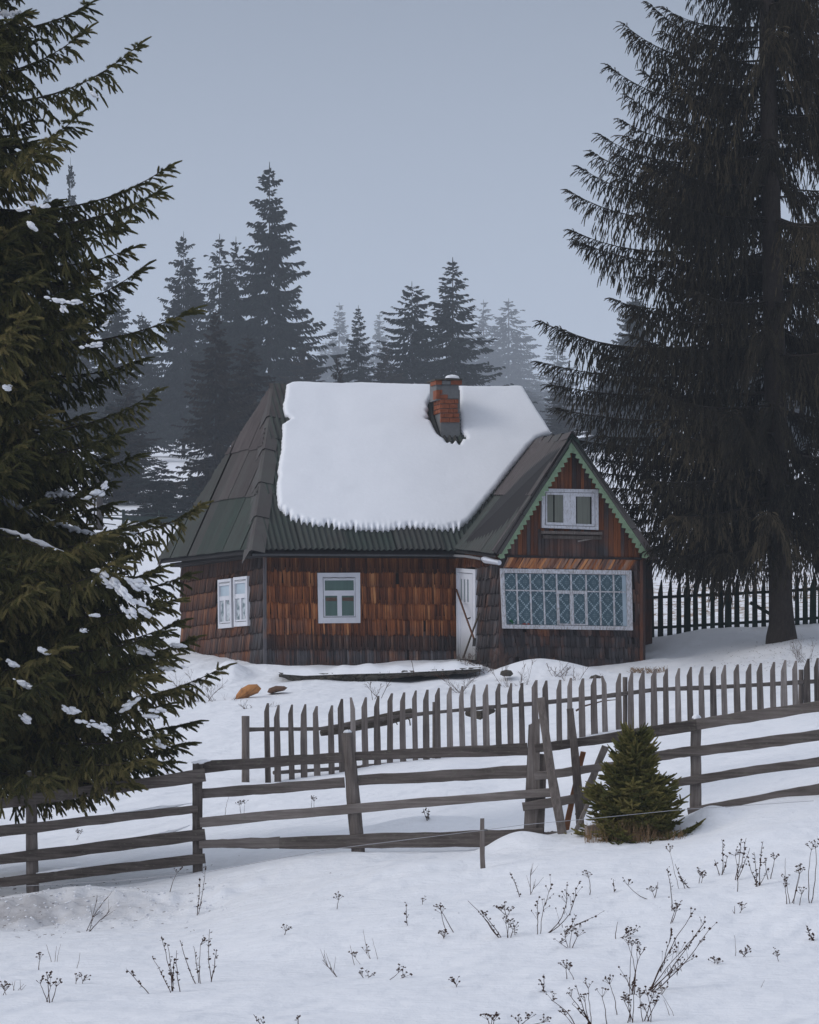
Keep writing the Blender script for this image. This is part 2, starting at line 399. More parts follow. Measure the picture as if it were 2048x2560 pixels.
# ------------------------------------------------------------------ terrain
PXN = np.array([-400, 0, 400, 800, 1200, 1600, 2048, 2450.])
ROWS = [(33, [2570, 2570, 2570, 2570, 2560, 2550]), (38, [2450, 2440, 2425, 2405, 2385, 2360]),
        (42.5, [2374, 2352, 2275, 2225, 2180, 2130]), (45.1, [2338, 2312, 2215, 2172, 2132, 2068]), (46.4, [2252, 2212, 2165, 2138, 2098, 2022]),
        (47.6, [2236, 2194, 2137, 2120, 2068, 1978]), (50, [2196, 2150, 2108, 2078, 2020, 1935]),
        (65, [1992, 1968, 1936, 1905, 1850, 1818]), (72, [1905, 1885, 1858, 1828, 1790, 1765]),
        (80, [1805, 1790, 1772, 1752, 1730, 1700]), (85.5, [1722, 1708, 1706, 1700, 1688, 1660]),
        (88, [1690, 1677, 1662, 1663, 1665, 1628]), (92, [1655, 1645, 1640, 1638, 1598, 1556]),
        (120, [1590, 1545, 1530, 1530, 1512, 1482]), (180, [1440, 1415, 1410, 1410, 1400, 1390]),
        (270, [1330, 1312, 1302, 1300, 1300, 1300]), (350, [1190] * 6), (900, [1085] * 6), (1250, [1072] * 6), (1950, [1064] * 6)]
_Yr = np.array([-100, 0, 20] + [r[0] for r in ROWS], float)
_Zr = [np.full(8, -1.75), np.full(8, -1.75), np.full(8, -2.05)]
for Yq, pys in ROWS:
    p = np.array([pys[0] + (pys[0] - pys[1])] + pys + [pys[-1] + (pys[-1] - pys[-2])], float)
    _Zr.append((HZ - p) / F * Yq)
_Zr = np.array(_Zr)
_Yf = np.concatenate([np.arange(-100, 30, 1.0), np.arange(30, 130, 0.15), np.geomspace(130, 1950, 430)])
_Zf = np.stack([np.interp(_Yf, _Yr, _Zr[:, k]) for k in range(8)], 1)
def _smooth(Y, Z):
    out = Z.copy(); n = len(Y)
    for i in range(n):
        h = max(0.55, abs(Y[i]) * 0.012) if Y[i] > 0 else 3
        lo = np.searchsorted(Y, Y[i] - 3 * h); hi = np.searchsorted(Y, Y[i] + 3 * h)
        w = np.exp(-((Y[lo:hi] - Y[i]) / h) ** 2 / 2) * np.gradient(Y)[lo:hi]
        out[i] = (w[:, None] * Z[lo:hi]).sum(0) / w.sum()
    return out
_Zf = _smooth(_Yf, _Zf)
MOUNDS = [  # px, py ground row, Y, height, half width x, half width y
    (1325, 1690, 85.6, 0.34, 0.95, 0.8), (1440, 1695, 85.3, 0.22, 0.9, 0.6), (575, 1690, 86.6, 0.36, 0.40, 0.6), (700, 0, 87.4, 0.10, 1.2, .5),
    (1295, 0, 46.6, 0.22, 0.42, 0.5), (1770, 0, 47.0, 0.16, 0.28, 0.4), (1560, 0, 47.2, 0.10, 0.8, 0.5), (940, 0, 46.9, 0.10, 0.8, 0.7),
    (1060, 0, 50.8, 0.14, 0.8, 0.7), (1000, 0, 45.0, 0.10, 1.3, 0.9), (1850, 0, 45.0, 0.10, 0.9, 1.0), (150, 0, 46.4, 0.16, 0.7, 0.5),
    (1750, 0, 91.0, .15, 1.6, 1.2), (1955, 0, 88.0, 0.22, 1.1, 1.0)]
def ground(x, Y, detail=True):
    x = np.atleast_1d(np.asarray(x, float)); Y = np.atleast_1d(np.asarray(Y, float)); x, Y = np.broadcast_arrays(x, Y)
    px = CX + F * x / np.maximum(Y, 33); pc = np.clip(px, -400, 2450)
    k = np.clip(np.searchsorted(PXN, pc) - 1, 0, 6); f = (pc - PXN[k]) / (PXN[k + 1] - PXN[k]); f = f * f * (3 - 2 * f) * .5 + f * .5
    yi = np.clip(np.searchsorted(_Yf, Y) - 1, 0, len(_Yf) - 2); g = np.clip((Y - _Yf[yi]) / (_Yf[yi + 1] - _Yf[yi]), 0, 1)
    z = (_Zf[yi, k] * (1 - f) + _Zf[yi, k + 1] * f) * (1 - g) + (_Zf[yi + 1, k] * (1 - f) + _Zf[yi + 1, k + 1] * f) * g
    if detail:
        for (mx, _, my, h, sx_, sy_) in MOUNDS:
            X0 = (mx - CX) / F * my
            z = z + h * np.exp(-((x - X0) / sx_) ** 2 - ((Y - my) / sy_) ** 2)
        a = np.clip((Y - 20) / 20, 0.2, 1) * np.clip(Y / 90, 1, 8)
        z = z + a * (0.060 * vnoise(x * .55, Y * .42, 1) + 0.030 * vnoise(x * 1.5 + 3, Y * .9, 2) + 0.020 * vnoise(x * .9 + Y * .5, Y * 2.6 - x * .5, 3) * (1 + vnoise(x * .4, Y * .3, 5)) + .008 * vnoise(x * 6, Y * 6, 9) + .012 * vnoise(x * .45 + Y * .4, Y * 5 - x * 1.3, 15) * (Y < 60)) * np.clip((300 - Y) / 200, .3, 1)
        # trodden, crumbled bank under the near fence, left
        bk = np.exp(-((Y - 45.7) / .8) ** 2) * np.clip((1.8 - (x + 3.0)) / 1.6, 0, 1)
        z = z + bk * (0.07 * vnoise(x * 3.2, Y * 2.8, 7) + 0.05 * vnoise(x * 8, Y * 7, 8))
    return z
def gz(x, Y): return float(ground(x, Y)[0])
def gpt(px, py, lo=30, hi=140):
    """where the view ray of a photo pixel first meets the ground"""
    Ys = np.arange(lo, hi, 0.05); g = ground((px - CX) / F * Ys, Ys); r = (HZ - py) / F * Ys
    i = np.argmax(g >= r) if (g >= r).any() else len(Ys) - 1
    Y = Ys[i]; return np.array([(px - CX) / F * Y, Y, g[i]])

def build_ground():
    ys = np.concatenate([np.linspace(-90, 30, 30), np.arange(30.1, 51, 0.07), np.arange(51, 96, 0.16), np.geomspace(96, 1900, 200)])
    pxs = np.concatenate([-np.geomspace(20000, 300, 34), np.arange(-240, 2290, 6.5), np.geomspace(2330, 22000, 34)])
    Yg, Pg = np.meshgrid(ys, pxs, indexing='ij'); Xg = (Pg - CX) / F * np.maximum(Yg, 33)
    Z = ground(Xg.ravel(), Yg.ravel()).reshape(Xg.shape)
    V = np.stack([Xg, Yg, Z], -1).reshape(-1, 3); nr, nc = Xg.shape
    i = np.arange((nr - 1))[:, None] * nc + np.arange(nc - 1)[None]; i = i.ravel()
    Fa = np.stack([i, i + 1, i + nc + 1, i + nc], 1)
    x, Y = V[:, 0], V[:, 1]; pxv = CX + F * x / np.maximum(Y, 33)
    tone = np.zeros((len(V), 3)); 
    dirt = np.exp(-((Y - 45.7) / 0.6) ** 2) * np.clip((520 - pxv) / 420, 0, 1) * .85
    dirt += .85 * np.exp(-((x - W(1590, 0, 46.6)[0]) / .62) ** 2 - ((Y - 46.9) / .4) ** 2)
    tone[:, 1] = np.clip(dirt, 0, 1)
    gr = np.clip((Y - 95) / 12, 0, 1) * np.clip((160 - Y) / 30, 0, 1) * np.clip((pxv - 1560) / 60, 0, 1)
    tone[:, 2] = gr
    me = np_mesh('snow_field', V, Fa, M['ground'], tone, True)
    o = link_mesh('snow_ground', me); o['kind'] = 'structure'
build_ground()

# ------------------------------------------------------------------ house
# plan points (x, Y) of the walls; the front leans back to the right, the side runs back to the left
def PX(px, Y): return np.array([(px - CX) / F * Y, Y])
A0 = PX(660, 88.5)
uF = np.array([0.9716, 0.2368]); vL = np.array([-0.2907, 0.9568])
Bk = A0 + vL * 7.7                        # back end of the side wall
Cj = A0 + uF * 4.38                       # where the porch joins the front wall
Q1 = PX(1250, 87.35); Q2 = PX(1606, 88.35) # porch front corners
Er = A0 + uF * 8.9; Eb = Er + vL * 7.7

class Wall:
    """vertical wall through two plan points; photo pixels are cast onto it"""
    def __init__(s, p, q):
        s.p = np.asarray(p); d = np.asarray(q) - s.p; s.L = np.linalg.norm(d); s.d = d / s.L
        n = np.array([s.d[1], -s.d[0]]); s.n = n if n[1] < 0 else -n
        s.n3 = np.array([s.n[0], s.n[1], 0.0]); s.d3 = np.array([s.d[0], s.d[1], 0.0])
    def at(s, px, py, off=0.0):
        p = s.p + s.n * off; k = (px - CX) / F
        t = (k * p[1] - p[0]) / (s.d[0] - k * s.d[1]); q = p + s.d * t
        return np.array([q[0], q[1], (HZ - py) / F * q[1]])
    def uz(s, u, z, off=0.0):
        q = s.p + s.d * u + s.n * off; return np.array([q[0], q[1], z])
    def slab(s, mb, poly, off, th, col=(.5, .3, 0)):
        mb.prism([s.at(x, y, off) for x, y in poly], -s.n3 * th, col)
WF = Wall(A0, Cj + uF * .1); WL = Wall(A0, Bk); WS = Wall(Q1, Cj); WP = Wall(Q1, Q2)

def cast(px, py, p0, n):
    d = np.array([(px - CX) / F, 1.0, (HZ - py) / F]); return d * (np.dot(p0, n) / np.dot(d, n))

house = empty('wooden_cottage', (A0[0] + 2, A0[1] + 2, 2.1))
tag(house, 'old shingled wooden cottage with a snow covered roof and a gabled porch', 'house')
rng = random.Random(5)

def shingles(name, wall, u0, u1, ztop, zbot, rowh, wdt, grey_dark, clipf=None, skip=None, warm0=0.0):
    """rows of pointed wooden shingles; weather(u, z) -> (weathered grey, darkening)"""
    mb = MB()
    # backing board
    mb.prism([wall.uz(u0, zbot - .5, -.03), wall.uz(u1, zbot - .5, -.03), wall.uz(u1, ztop, -.03), wall.uz(u0, ztop, -.03)], -wall.n3 * .06, (.1, .8, .9))
    z = zbot; rows = []
    while z < ztop: rows.append(z); z += rowh
    for ri, z0 in enumerate(rows):
        wob = rng.uniform(-.02, .02)
        u = u0 - rng.random() * wdt
        rowt = rng.uniform(-.06, .06)
        while u < u1:
            w = wdt * rng.uniform(.8, 1.25); ua, ub = max(u, u0), min(u + w - .006, u1); u += w
            if ub - ua < .015: continue
            um = (ua + ub) / 2
            zb = z0 + wob + rng.uniform(-.018, .018); zt = min(z0 + rowh + .10, ztop)
            drop = False
            for (ha, hb, hc, hd) in (skip or []):
                if ub > ha and ua < hb:
                    if hc < zb < hd:
                        if zt > hd + .02: zb = hd - .01
                        else: drop = True
                    elif zb <= hc < zt: zt = hc + .02
            if drop or zt - zb < .04 or rng.random() < .006: continue
            if rng.random() < .06: zb += rng.uniform(.01, .05)
            lean = rng.uniform(-.010, .010) if rng.random() > .04 else rng.uniform(-.03, .03); ob = .052 + rng.uniform(-.008, .012); ot = .006
            tip = rng.choice([.030, .038, .045, .026]); th = .016
            g, d = grey_dark(um, zb)
            col = (min(1, max(0, rng.gauss(.5, .17) + rowt + warm0)), min(1, max(-.3, g + rng.uniform(-.13, .13))) * 1.0, max(0, min(1, d)))
            P = [wall.uz(ua + lean, zb + tip, ob), wall.uz(um + lean, zb, ob + .001), wall.uz(ub + lean, zb + tip, ob), wall.uz(ub, zt, ot), wall.uz(ua, zt, ot)]
            tip_shade = (col[0], col[1], min(1, col[2] + .45)); bri = (min(1, col[0] + .08), col[1], col[2])  # shade between the rows painted dark onto the shingle tips
            mb.prism(P, -wall.n3 * th, [tip_shade, tip_shade, tip_shade, bri, bri] * 2)
    o = mb.build(name, M['shingle'], house); return o

zE = 4.66
# main front wall
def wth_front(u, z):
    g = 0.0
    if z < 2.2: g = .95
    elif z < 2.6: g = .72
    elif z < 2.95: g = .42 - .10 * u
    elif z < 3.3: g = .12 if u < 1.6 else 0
    d = .50 if z > 4.05 else (.20 if z > 3.7 else 0)  # rows get darker towards the top
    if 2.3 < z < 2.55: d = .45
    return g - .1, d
def hole(w, quad, off=0.0, m=0.02):
    pts = [w.at(x, y) for x, y in quad]; us = [np.dot(p[:2] - w.p, w.d) for p in pts]; zs = [p[2] for p in pts]
    a, b, c, d = min(us) + m, max(us) - m, min(zs) + m, max(zs) - m
    return [(a, b, c, d)]
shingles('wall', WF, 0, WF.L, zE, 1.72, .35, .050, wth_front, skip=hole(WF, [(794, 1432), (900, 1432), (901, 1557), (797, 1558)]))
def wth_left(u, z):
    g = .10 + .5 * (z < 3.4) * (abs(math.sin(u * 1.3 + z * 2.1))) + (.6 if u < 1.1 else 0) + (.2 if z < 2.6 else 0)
    d = .85 if z > 3.75 else (.6 if z > 3.4 else .35)  # darker overall, most of all in the top rows
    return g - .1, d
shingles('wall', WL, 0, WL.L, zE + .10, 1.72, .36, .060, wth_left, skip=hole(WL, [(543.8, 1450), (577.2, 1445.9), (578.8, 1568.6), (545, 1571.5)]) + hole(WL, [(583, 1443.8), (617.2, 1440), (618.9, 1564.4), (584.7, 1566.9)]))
def wth_side(u, z):
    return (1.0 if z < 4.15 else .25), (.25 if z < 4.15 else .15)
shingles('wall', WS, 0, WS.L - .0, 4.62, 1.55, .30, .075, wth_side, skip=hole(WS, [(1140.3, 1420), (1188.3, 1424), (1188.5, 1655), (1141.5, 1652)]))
def wth_porch(u, z):
    g = .95 if z < 2.5 else (.75 + .2 * math.sin(u * 5))
    return g, .15
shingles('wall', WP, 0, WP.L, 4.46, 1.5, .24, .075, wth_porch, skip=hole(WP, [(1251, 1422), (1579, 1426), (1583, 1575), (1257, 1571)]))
mb = MB()   # hidden walls: right side of the porch, back and right side of the house
for p, q in ((Q2, Q2 + (Cj - Q1) * 1.3), (Er, Eb), (Bk, Eb), (Cj, Er)):
    w = Wall(p, q); mb.prism([w.uz(0, 1.2, 0), w.uz(w.L, 1.2, 0), w.uz(w.L, zE - .1, 0), w.uz(0, zE - .1, 0)], -w.n3 * .08, (.4, .8, .2))
mb.build('rear_wall', M['shingle'], house)
# corner posts
for w, px, zt, col in ((WF, 662, zE, (.75, 1, .0)), (WP, 1252, 4.45, (.35, .8, .2)), (WP, 1603, 4.45, (.45, .45, .2))):
    mb = MB(); p = w.at(px, 1500, .03)
    mb.box((p[0], p[1], (1.3 + zt) / 2), w.d3 * .035, w.n3 * .035, (0, 0, (zt - 1.3) / 2), col); mb.build('corner_post', M['shingle'], house)

# sloping shingles in the band above the porch window (laid aslant)
mb = MB(); x = 1258
while x < 1575:
    dx = rng.uniform(14, 24); w_ = rng.uniform(6, 9); y0 = 1392 + (x - 1258) * .022; y1 = y0 + rng.uniform(25, 29)
    WP.slab(mb, [(x + dx * .8, y0), (x + dx * .8 + w_, y0 + 1), (x + w_, y1), (x, y1)], .062 + rng.uniform(0, .02), .016, (rng.uniform(.5, 1), rng.uniform(-.2, .7), 0)); x += rng.uniform(4.5, 7.5)
mb.build('slanted_shingles', M['shingle'], house)

# --- gable wall of vertical planks
gab = [(1252, 1392), (1597, 1399), (1597, 1372), (1430, 1118), (1252, 1362)]
mb = MB(); x = 1250.0
def gtop(px): return 1116 + (max(1430 - px, 0) * 1.405 if px < 1430 else (px - 1430) * 1.53)
while x < 1600:
    w_ = rng.uniform(7, 13); xe = min(x + w_ - .7, 1600)
    yb = 1390 + (x - 1252) * .02; ya, yb2 = gtop(x), gtop(xe)
    g = rng.choice([-.3, -.1, .2, .5, .9]) if x > 1290 else .8
    if ya < yb - 3 and yb2 < yb - 3:
        up = (1222 if x < 1500 else 1180)
        # upper piece warm, lower piece weathered
        ysp = min(max(1325 + rng.uniform(-6, 10) if 1345 < x < 1500 else yb - 4, ya + 2), yb - 2)
        WP.slab(mb, [(x, ya), (xe, yb2), (xe, max(ysp, yb2 + 1)), (x, max(ysp, ya + 1))], .04, .03, (rng.uniform(.25, .65), g - .1, rng.uniform(.1, .45)))
        WP.slab(mb, [(x, ysp + .6), (xe, ysp + .6), (xe, yb), (x, yb)], .037, .03, (rng.uniform(.3, .6), .75, rng.uniform(.1, .4)))
    x += w_
WP.slab(mb, [(1253, 1384), (1430, 1112), (1597, 1384), (1597, 1399), (1253, 1392)], .0, .05, (.1, .5, .9))
mb.build('gable', M['shingle'], house)
mb = MB(); WP.slab(mb, [(1250, 1388), (1604, 1395), (1604, 1400), (1250, 1393)], .085, .09, (.2, .9, .7)); mb.build('drip_board', M['shingle'], house)
mb = MB()
WP.slab(mb, [(1354, 1327), (1506, 1330), (1506, 1337), (1354, 1334)], .16, .12, (.5, .5, 0)); WP.slab(mb, [(1358, 1338), (1504, 1341), (1504, 1349), (1358, 1346)], .11, .06, (.25, .4, 0))
WP.slab(mb, [(1444, 1352), (1478, 1345), (1500, 1343), (1500, 1346), (1478, 1349), (1446, 1355)], .10, .04, (.8, .5, 0))
mb.build('window_shelf', M['post_wood'], house)

# --- windows
def bil(q, u, v):
    (a, b, c, d) = [np.array(p, float) for p in q]; return a * (1 - u) * (1 - v) + b * u * (1 - v) + c * u * v + d * (1 - u) * v
def pierced(mb, wall, q, holes, off, th, col=(.5, .3, 0), jit=0.0):
    """a board with rectangular openings: q outer quad in photo pixels, holes in 0..1 coordinates"""
    us = sorted({0.0, 1.0} | {h[0] for h in holes} | {h[2] for h in holes}); vs = sorted({0.0, 1.0} | {h[1] for h in holes} | {h[3] for h in holes})
    def inh(u, v): return any(h[0] < u < h[2] and h[1] < v < h[3] for h in holes)
    idx = {}; V = []
    for i, u in enumerate(us):
        for j, v in enumerate(vs):
            x, y = bil(q, u, v)
            idx[i, j] = len(V); V.append(wall.at(x, y, off))
    n = len(V); V += [p - wall.n3 * th for p in V]; Fc = []
    cell = lambda i, j: 0 <= i < len(us) - 1 and 0 <= j < len(vs) - 1 and not inh((us[i] + us[i + 1]) / 2, (vs[j] + vs[j + 1]) / 2)
    for i in range(len(us) - 1):
        for j in range(len(vs) - 1):
            if not cell(i, j): continue
            a, b, c, d = idx[i, j], idx[i + 1, j], idx[i + 1, j + 1], idx[i, j + 1]; Fc.append((a, d, c, b))
            for (p_, q_, ni, nj) in ((a, b, i, j - 1), (b, c, i + 1, j), (c, d, i, j + 1), (d, a, i - 1, j)):
                if not cell(ni, nj): Fc.append((p_, q_, q_ + n, p_ + n))
    mb.add(V, Fc, col)
def panel(mb, wall, q, r, off, th=.01, col=(.5, .5, .5)):
    c = [bil(q, r[0], r[1]), bil(q, r[2], r[1]), bil(q, r[2], r[3]), bil(q, r[0], r[3])]
    mb.prism([wall.at(x, y, off) for x, y in c], -wall.n3 * th, col)

def window(wall, q, inner, panes, wear, glassmat, o0=.07, curtains=(), label=None, sashw=.012):
    mb = MB(); pierced(mb, wall, q, [inner], o0, .07, (.5, wear, 0)); win = mb.build('window', M['white'], house)
    if label: win['label'] = label
    g = .012
    I = (inner[0] + g, inner[1] + g, inner[2] - g, inner[3] - g)
    qs = [tuple(bil(q, I[0], I[1])), tuple(bil(q, I[2], I[1])), tuple(bil(q, I[2], I[3])), tuple(bil(q, I[0], I[3]))]
    hs_ = [((p[0] - I[0]) / (I[2] - I[0]), (p[1] - I[1]) / (I[3] - I[1]), (p[2] - I[0]) / (I[2] - I[0]), (p[3] - I[1]) / (I[3] - I[1])) for p in panes]
    mb = MB(); pierced(mb, wall, qs, hs_, o0 - .018, .04, (.45, wear, 0)); mb.build('sash', M['white'], win)
    mb = MB(); panel(mb, wall, q, inner, o0 - .064, .01); mb.build('backing', M['dark'], win)
    for mt, rects, nm in curtains:
        for r in rects: mb = MB(); panel(mb, wall, q, r, o0 - .050, .004); mb.build(nm, M[mt], win)
    if glassmat:
        mb = MB()
        for p in panes: panel(mb, wall, q, p, o0 - .034, .006)
        mb.build('pane', M[glassmat], win)
    return win

qM = [(794.3, 1432.2), (900.5, 1431.7), (901.4, 1557.4), (796.8, 1558.2)]
wn = window(WF, qM, (.118, .085, .888, .885), [(.165, .15, .85, .352), (.165, .455, .455, .855), (.56, .455, .85, .855)], .0, 'glass_green', label='white window with three green panes on the front wall')
mb = MB()
for i in range(9):    # little wavy cornice line
    a, b = .14 + i * .08, .14 + (i + 1) * .08; s0 = .105 + .010 * math.sin(i * 1.5); s1 = .105 + .010 * math.sin((i + 1) * 1.5)
    mb.prism([WF.at(*bil(qM, x, y), .056) for x, y in ((a, s0), (b, s1), (b, s1 + .013), (a, s0 + .013))], -WF.n3 * .006, (.2, .3, .55))
mb.build('cornice_trim', M['white'], wn)
M['valance'] = simple('valance', (.10, .06, .045), .6)
for r in ((.18, .49, .44, .56), (.575, .49, .84, .56)): mb = MB(); panel(mb, WF, qM, r, .0405, .002); mb.build('valance', M['valance'], wn)
for qL in ([(543.8, 1450), (577.2, 1445.9), (578.8, 1568.6), (545, 1571.5)], [(583, 1443.8), (617.2, 1440), (618.9, 1564.4), (584.7, 1566.9)]):
    ps = [(.13, .13, .86, .345), (.13, .435, .44, .865), (.56, .435, .86, .865)]
    wl = window(WL, qL, (.08, .06, .92, .91), ps, .15, None, o0=.10, curtains=[('blue_blind', [(.22, .13, .86, .345)], 'blind'), ('lace_blot', [(.20, .435, .44, .865), (.62, .435, .86, .865)], 'curtain')])
    mb = MB(); mb.prism([WL.at(*bil(qL, x, y), .088) for x, y in ((.12, .075), (.5, .085), (.88, .07), (.88, .082), (.5, .097), (.12, .087))], -WL.n3 * .006, (.2, .3, .6)); mb.build('cornice_trim', M['white'], wl)
qG = [(1355.2, 1221.3), (1496.5, 1223.5), (1496.8, 1324.8), (1355.2, 1319.5)]
def uvof(q, x, y):
    u, v = .5, .5
    for _ in range(20):
        p = bil(q, u, v); du = bil(q, u + .01, v) - p; dv = bil(q, u, v + .01) - p; J = np.array([du, dv]).T / .01
        s = np.linalg.solve(J, np.array([x, y]) - p); u += s[0]; v += s[1]
    return u, v
a1 = uvof(qG, 1368.5, 1236.5) + uvof(qG, 1408.9, 1306.8); a2 = uvof(qG, 1440.2, 1241.0) + uvof(qG, 1480.6, 1310.6)
wg = window(WP, qG, (.06, .085, .945, .93), [a1, a2], .75, None, o0=.11, curtains=[('curtain', [(a1[0], a1[1], a1[0] + .105, a1[3]), (a1[0] + .13, a1[1], a1[2], a1[3]), (a2[0] + .02, a2[1], a2[2] - .035, a2[3])], 'curtain')],
            label='peeling white double window with grey curtains in the gable')
qP = [(1250.8, 1421.1), (1579.3, 1426.3), (1582.9, 1575.8), (1256.7, 1571)]
inn = (.030, .072, .962, .935)
vx = [.030, .123, .226, .328, .428, .538, .652, .757, .862, .955]
ps = []
for i in range(9):
    a = vx[i] + (.005 if i else .006); b = vx[i + 1] - .005
    ps.append((a, .082, b, .352)); 
    if i in (4, 5): ps.append((a + (.008 if i == 4 else .008), .405, b - .008, .905))
    else: ps.append((a, .372, b, .925))
wpch = window(WP, qP, inn, ps, 1.0, None, o0=.10, label='wide peeling white porch window of small panes over blue lace')
# lace curtain with a diamond pattern, hung just behind the panes
def uv_panel(name, wall, q, r, off, mat, parent, us, vs):
    c = [bil(q, r[0], r[1]), bil(q, r[2], r[1]), bil(q, r[2], r[3]), bil(q, r[0], r[3])]
    me = bpy.data.meshes.new(name); pts = [tuple(wall.at(x, y, off)) for x, y in c]
    n = 60; V = []; Fc = []
    P = [np.array(p) for p in pts]
    for i in range(n + 1):
        t = i / n; o = wall.n3 * .006 * math.sin(i * .9) * math.sin(i * .23 + 1)
        V += [tuple(P[0] * (1 - t) + P[1] * t + o), tuple(P[3] * (1 - t) + P[2] * t + o)]
    Fc = [(2 * i, 2 * i + 1, 2 * i + 3, 2 * i + 2) for i in range(n)]
    me.from_pydata(V, [], Fc); uvl = me.uv_layers.new(name='UVMap')
    for p in me.polygons:
        for li in p.loop_indices:
            vi = me.loops[li].vertex_index; uvl.data[li].uv = (us * (vi // 2) / n, vs * (vi % 2))
    me.materials.append(mat); return link_mesh(name, me, parent)
uv_panel('lace_curtain', WP, qP, (.03, .08, .925, .93), .100 - .052, M['lace'], wpch, 8.6, 3.1)
mb = MB(); panel(mb, WP, qP, (.925, .08, .955, .93), .046, .004); mb.build('side_curtain', M['blue_blind'], wpch)
mb = MB(); p = WP.at(1278, 1552, .058); mb.blob(p, .05, rng, sq=.9); mb.blob(p + np.array([.03, 0, -.03]), .04, rng); mb.build('green_ornament', simple('green_orn', (.01, .12, .05)), wpch)
mb = MB(); p = WP.at(1312, 1560, .06); mb.blob(p, .06, rng, sq=.4); mb.blob(p + np.array([.08, 0, 0]), .04, rng, sq=.4); mb.build('red_ornament', simple('red_orn', (.35, .05, .03)), wpch)

# --- door in the porch side wall, two sticks leaning on it
qD = [(1140.3, 1420), (1188.3, 1424), (1188.5, 1650), (1141.5, 1648)]
mb = MB(); pierced(mb, WS, qD, [(.06, .045, .86, .995)], .075, .075, (.5, .1, 0)); door = mb.build('door', M['door'], house)
dq = [tuple(bil(qD, .075, .05)), tuple(bil(qD, .85, .05)), tuple(bil(qD, .85, .995)), tuple(bil(qD, .075, .995))]
mb = MB(); pierced(mb, WS, dq, [(.20, .07, .30, .32 + .0), (.42, .07, .52, .335), (.64, .07, .74, .335), (.14, .36, .80, .44), (.14, .47, .80, .95)], .045, .03, (.5, .1, 0)); mb.build('door_leaf', M['door'], door)
mb = MB(); panel(mb, WS, dq, (.14, .345, .80, .99), .030, .01); mb.build('door_panel', M['door'], door)
mb = MB(); panel(mb, WS, dq, (.12, .05, .82, .342), .022, .01); mb.build('pane', M['glass_green'], door)
mb = MB(); p = WS.at(1174, 1547, .05); mb.tube([p, p + WS.n3 * .07, p + WS.n3 * .07 + np.array([.09, -.02, .03])], .012, 6); mb.build('handle', M['black_metal'], door)
def pole(name, pts, rad, mat, label, cat, group=None, sides=7):
    mb = MB(); mb.tube(pts, rad, sides, (.5, .5, .5), .12, rng); o = mb.build(name, mat); tag(o, label, cat, group); return o
pa, pb = WS.at(1141, 1474, .10), WS.at(1186, 1600, .55)
mb = MB(); mb.tube([pa * (1 - t) + pb * t for t in (0, .25, .5, .75, 1)], .022, 7, (.5, .5, .5), .1, rng)
sh = mb.build('garden_tool', M['brown_pole']); tag(sh, 'brown handled garden tool leaning head down against the white door', 'garden tool')
mb = MB(); mb.box(pb + np.array([0, 0, -.05]), (.035, 0, 0), (0, .01, 0), (.01, 0, .09)); mb.build('tool_head', M['black_metal'], sh)
pole('leaning_stick', [WS.at(1199, 1532, .08), WS.at(1178, 1590, .30), WS.at(1158, 1645, .60)], .022, M['log_wood'], 'dark stick leaning up to the right across the white door', 'stick')

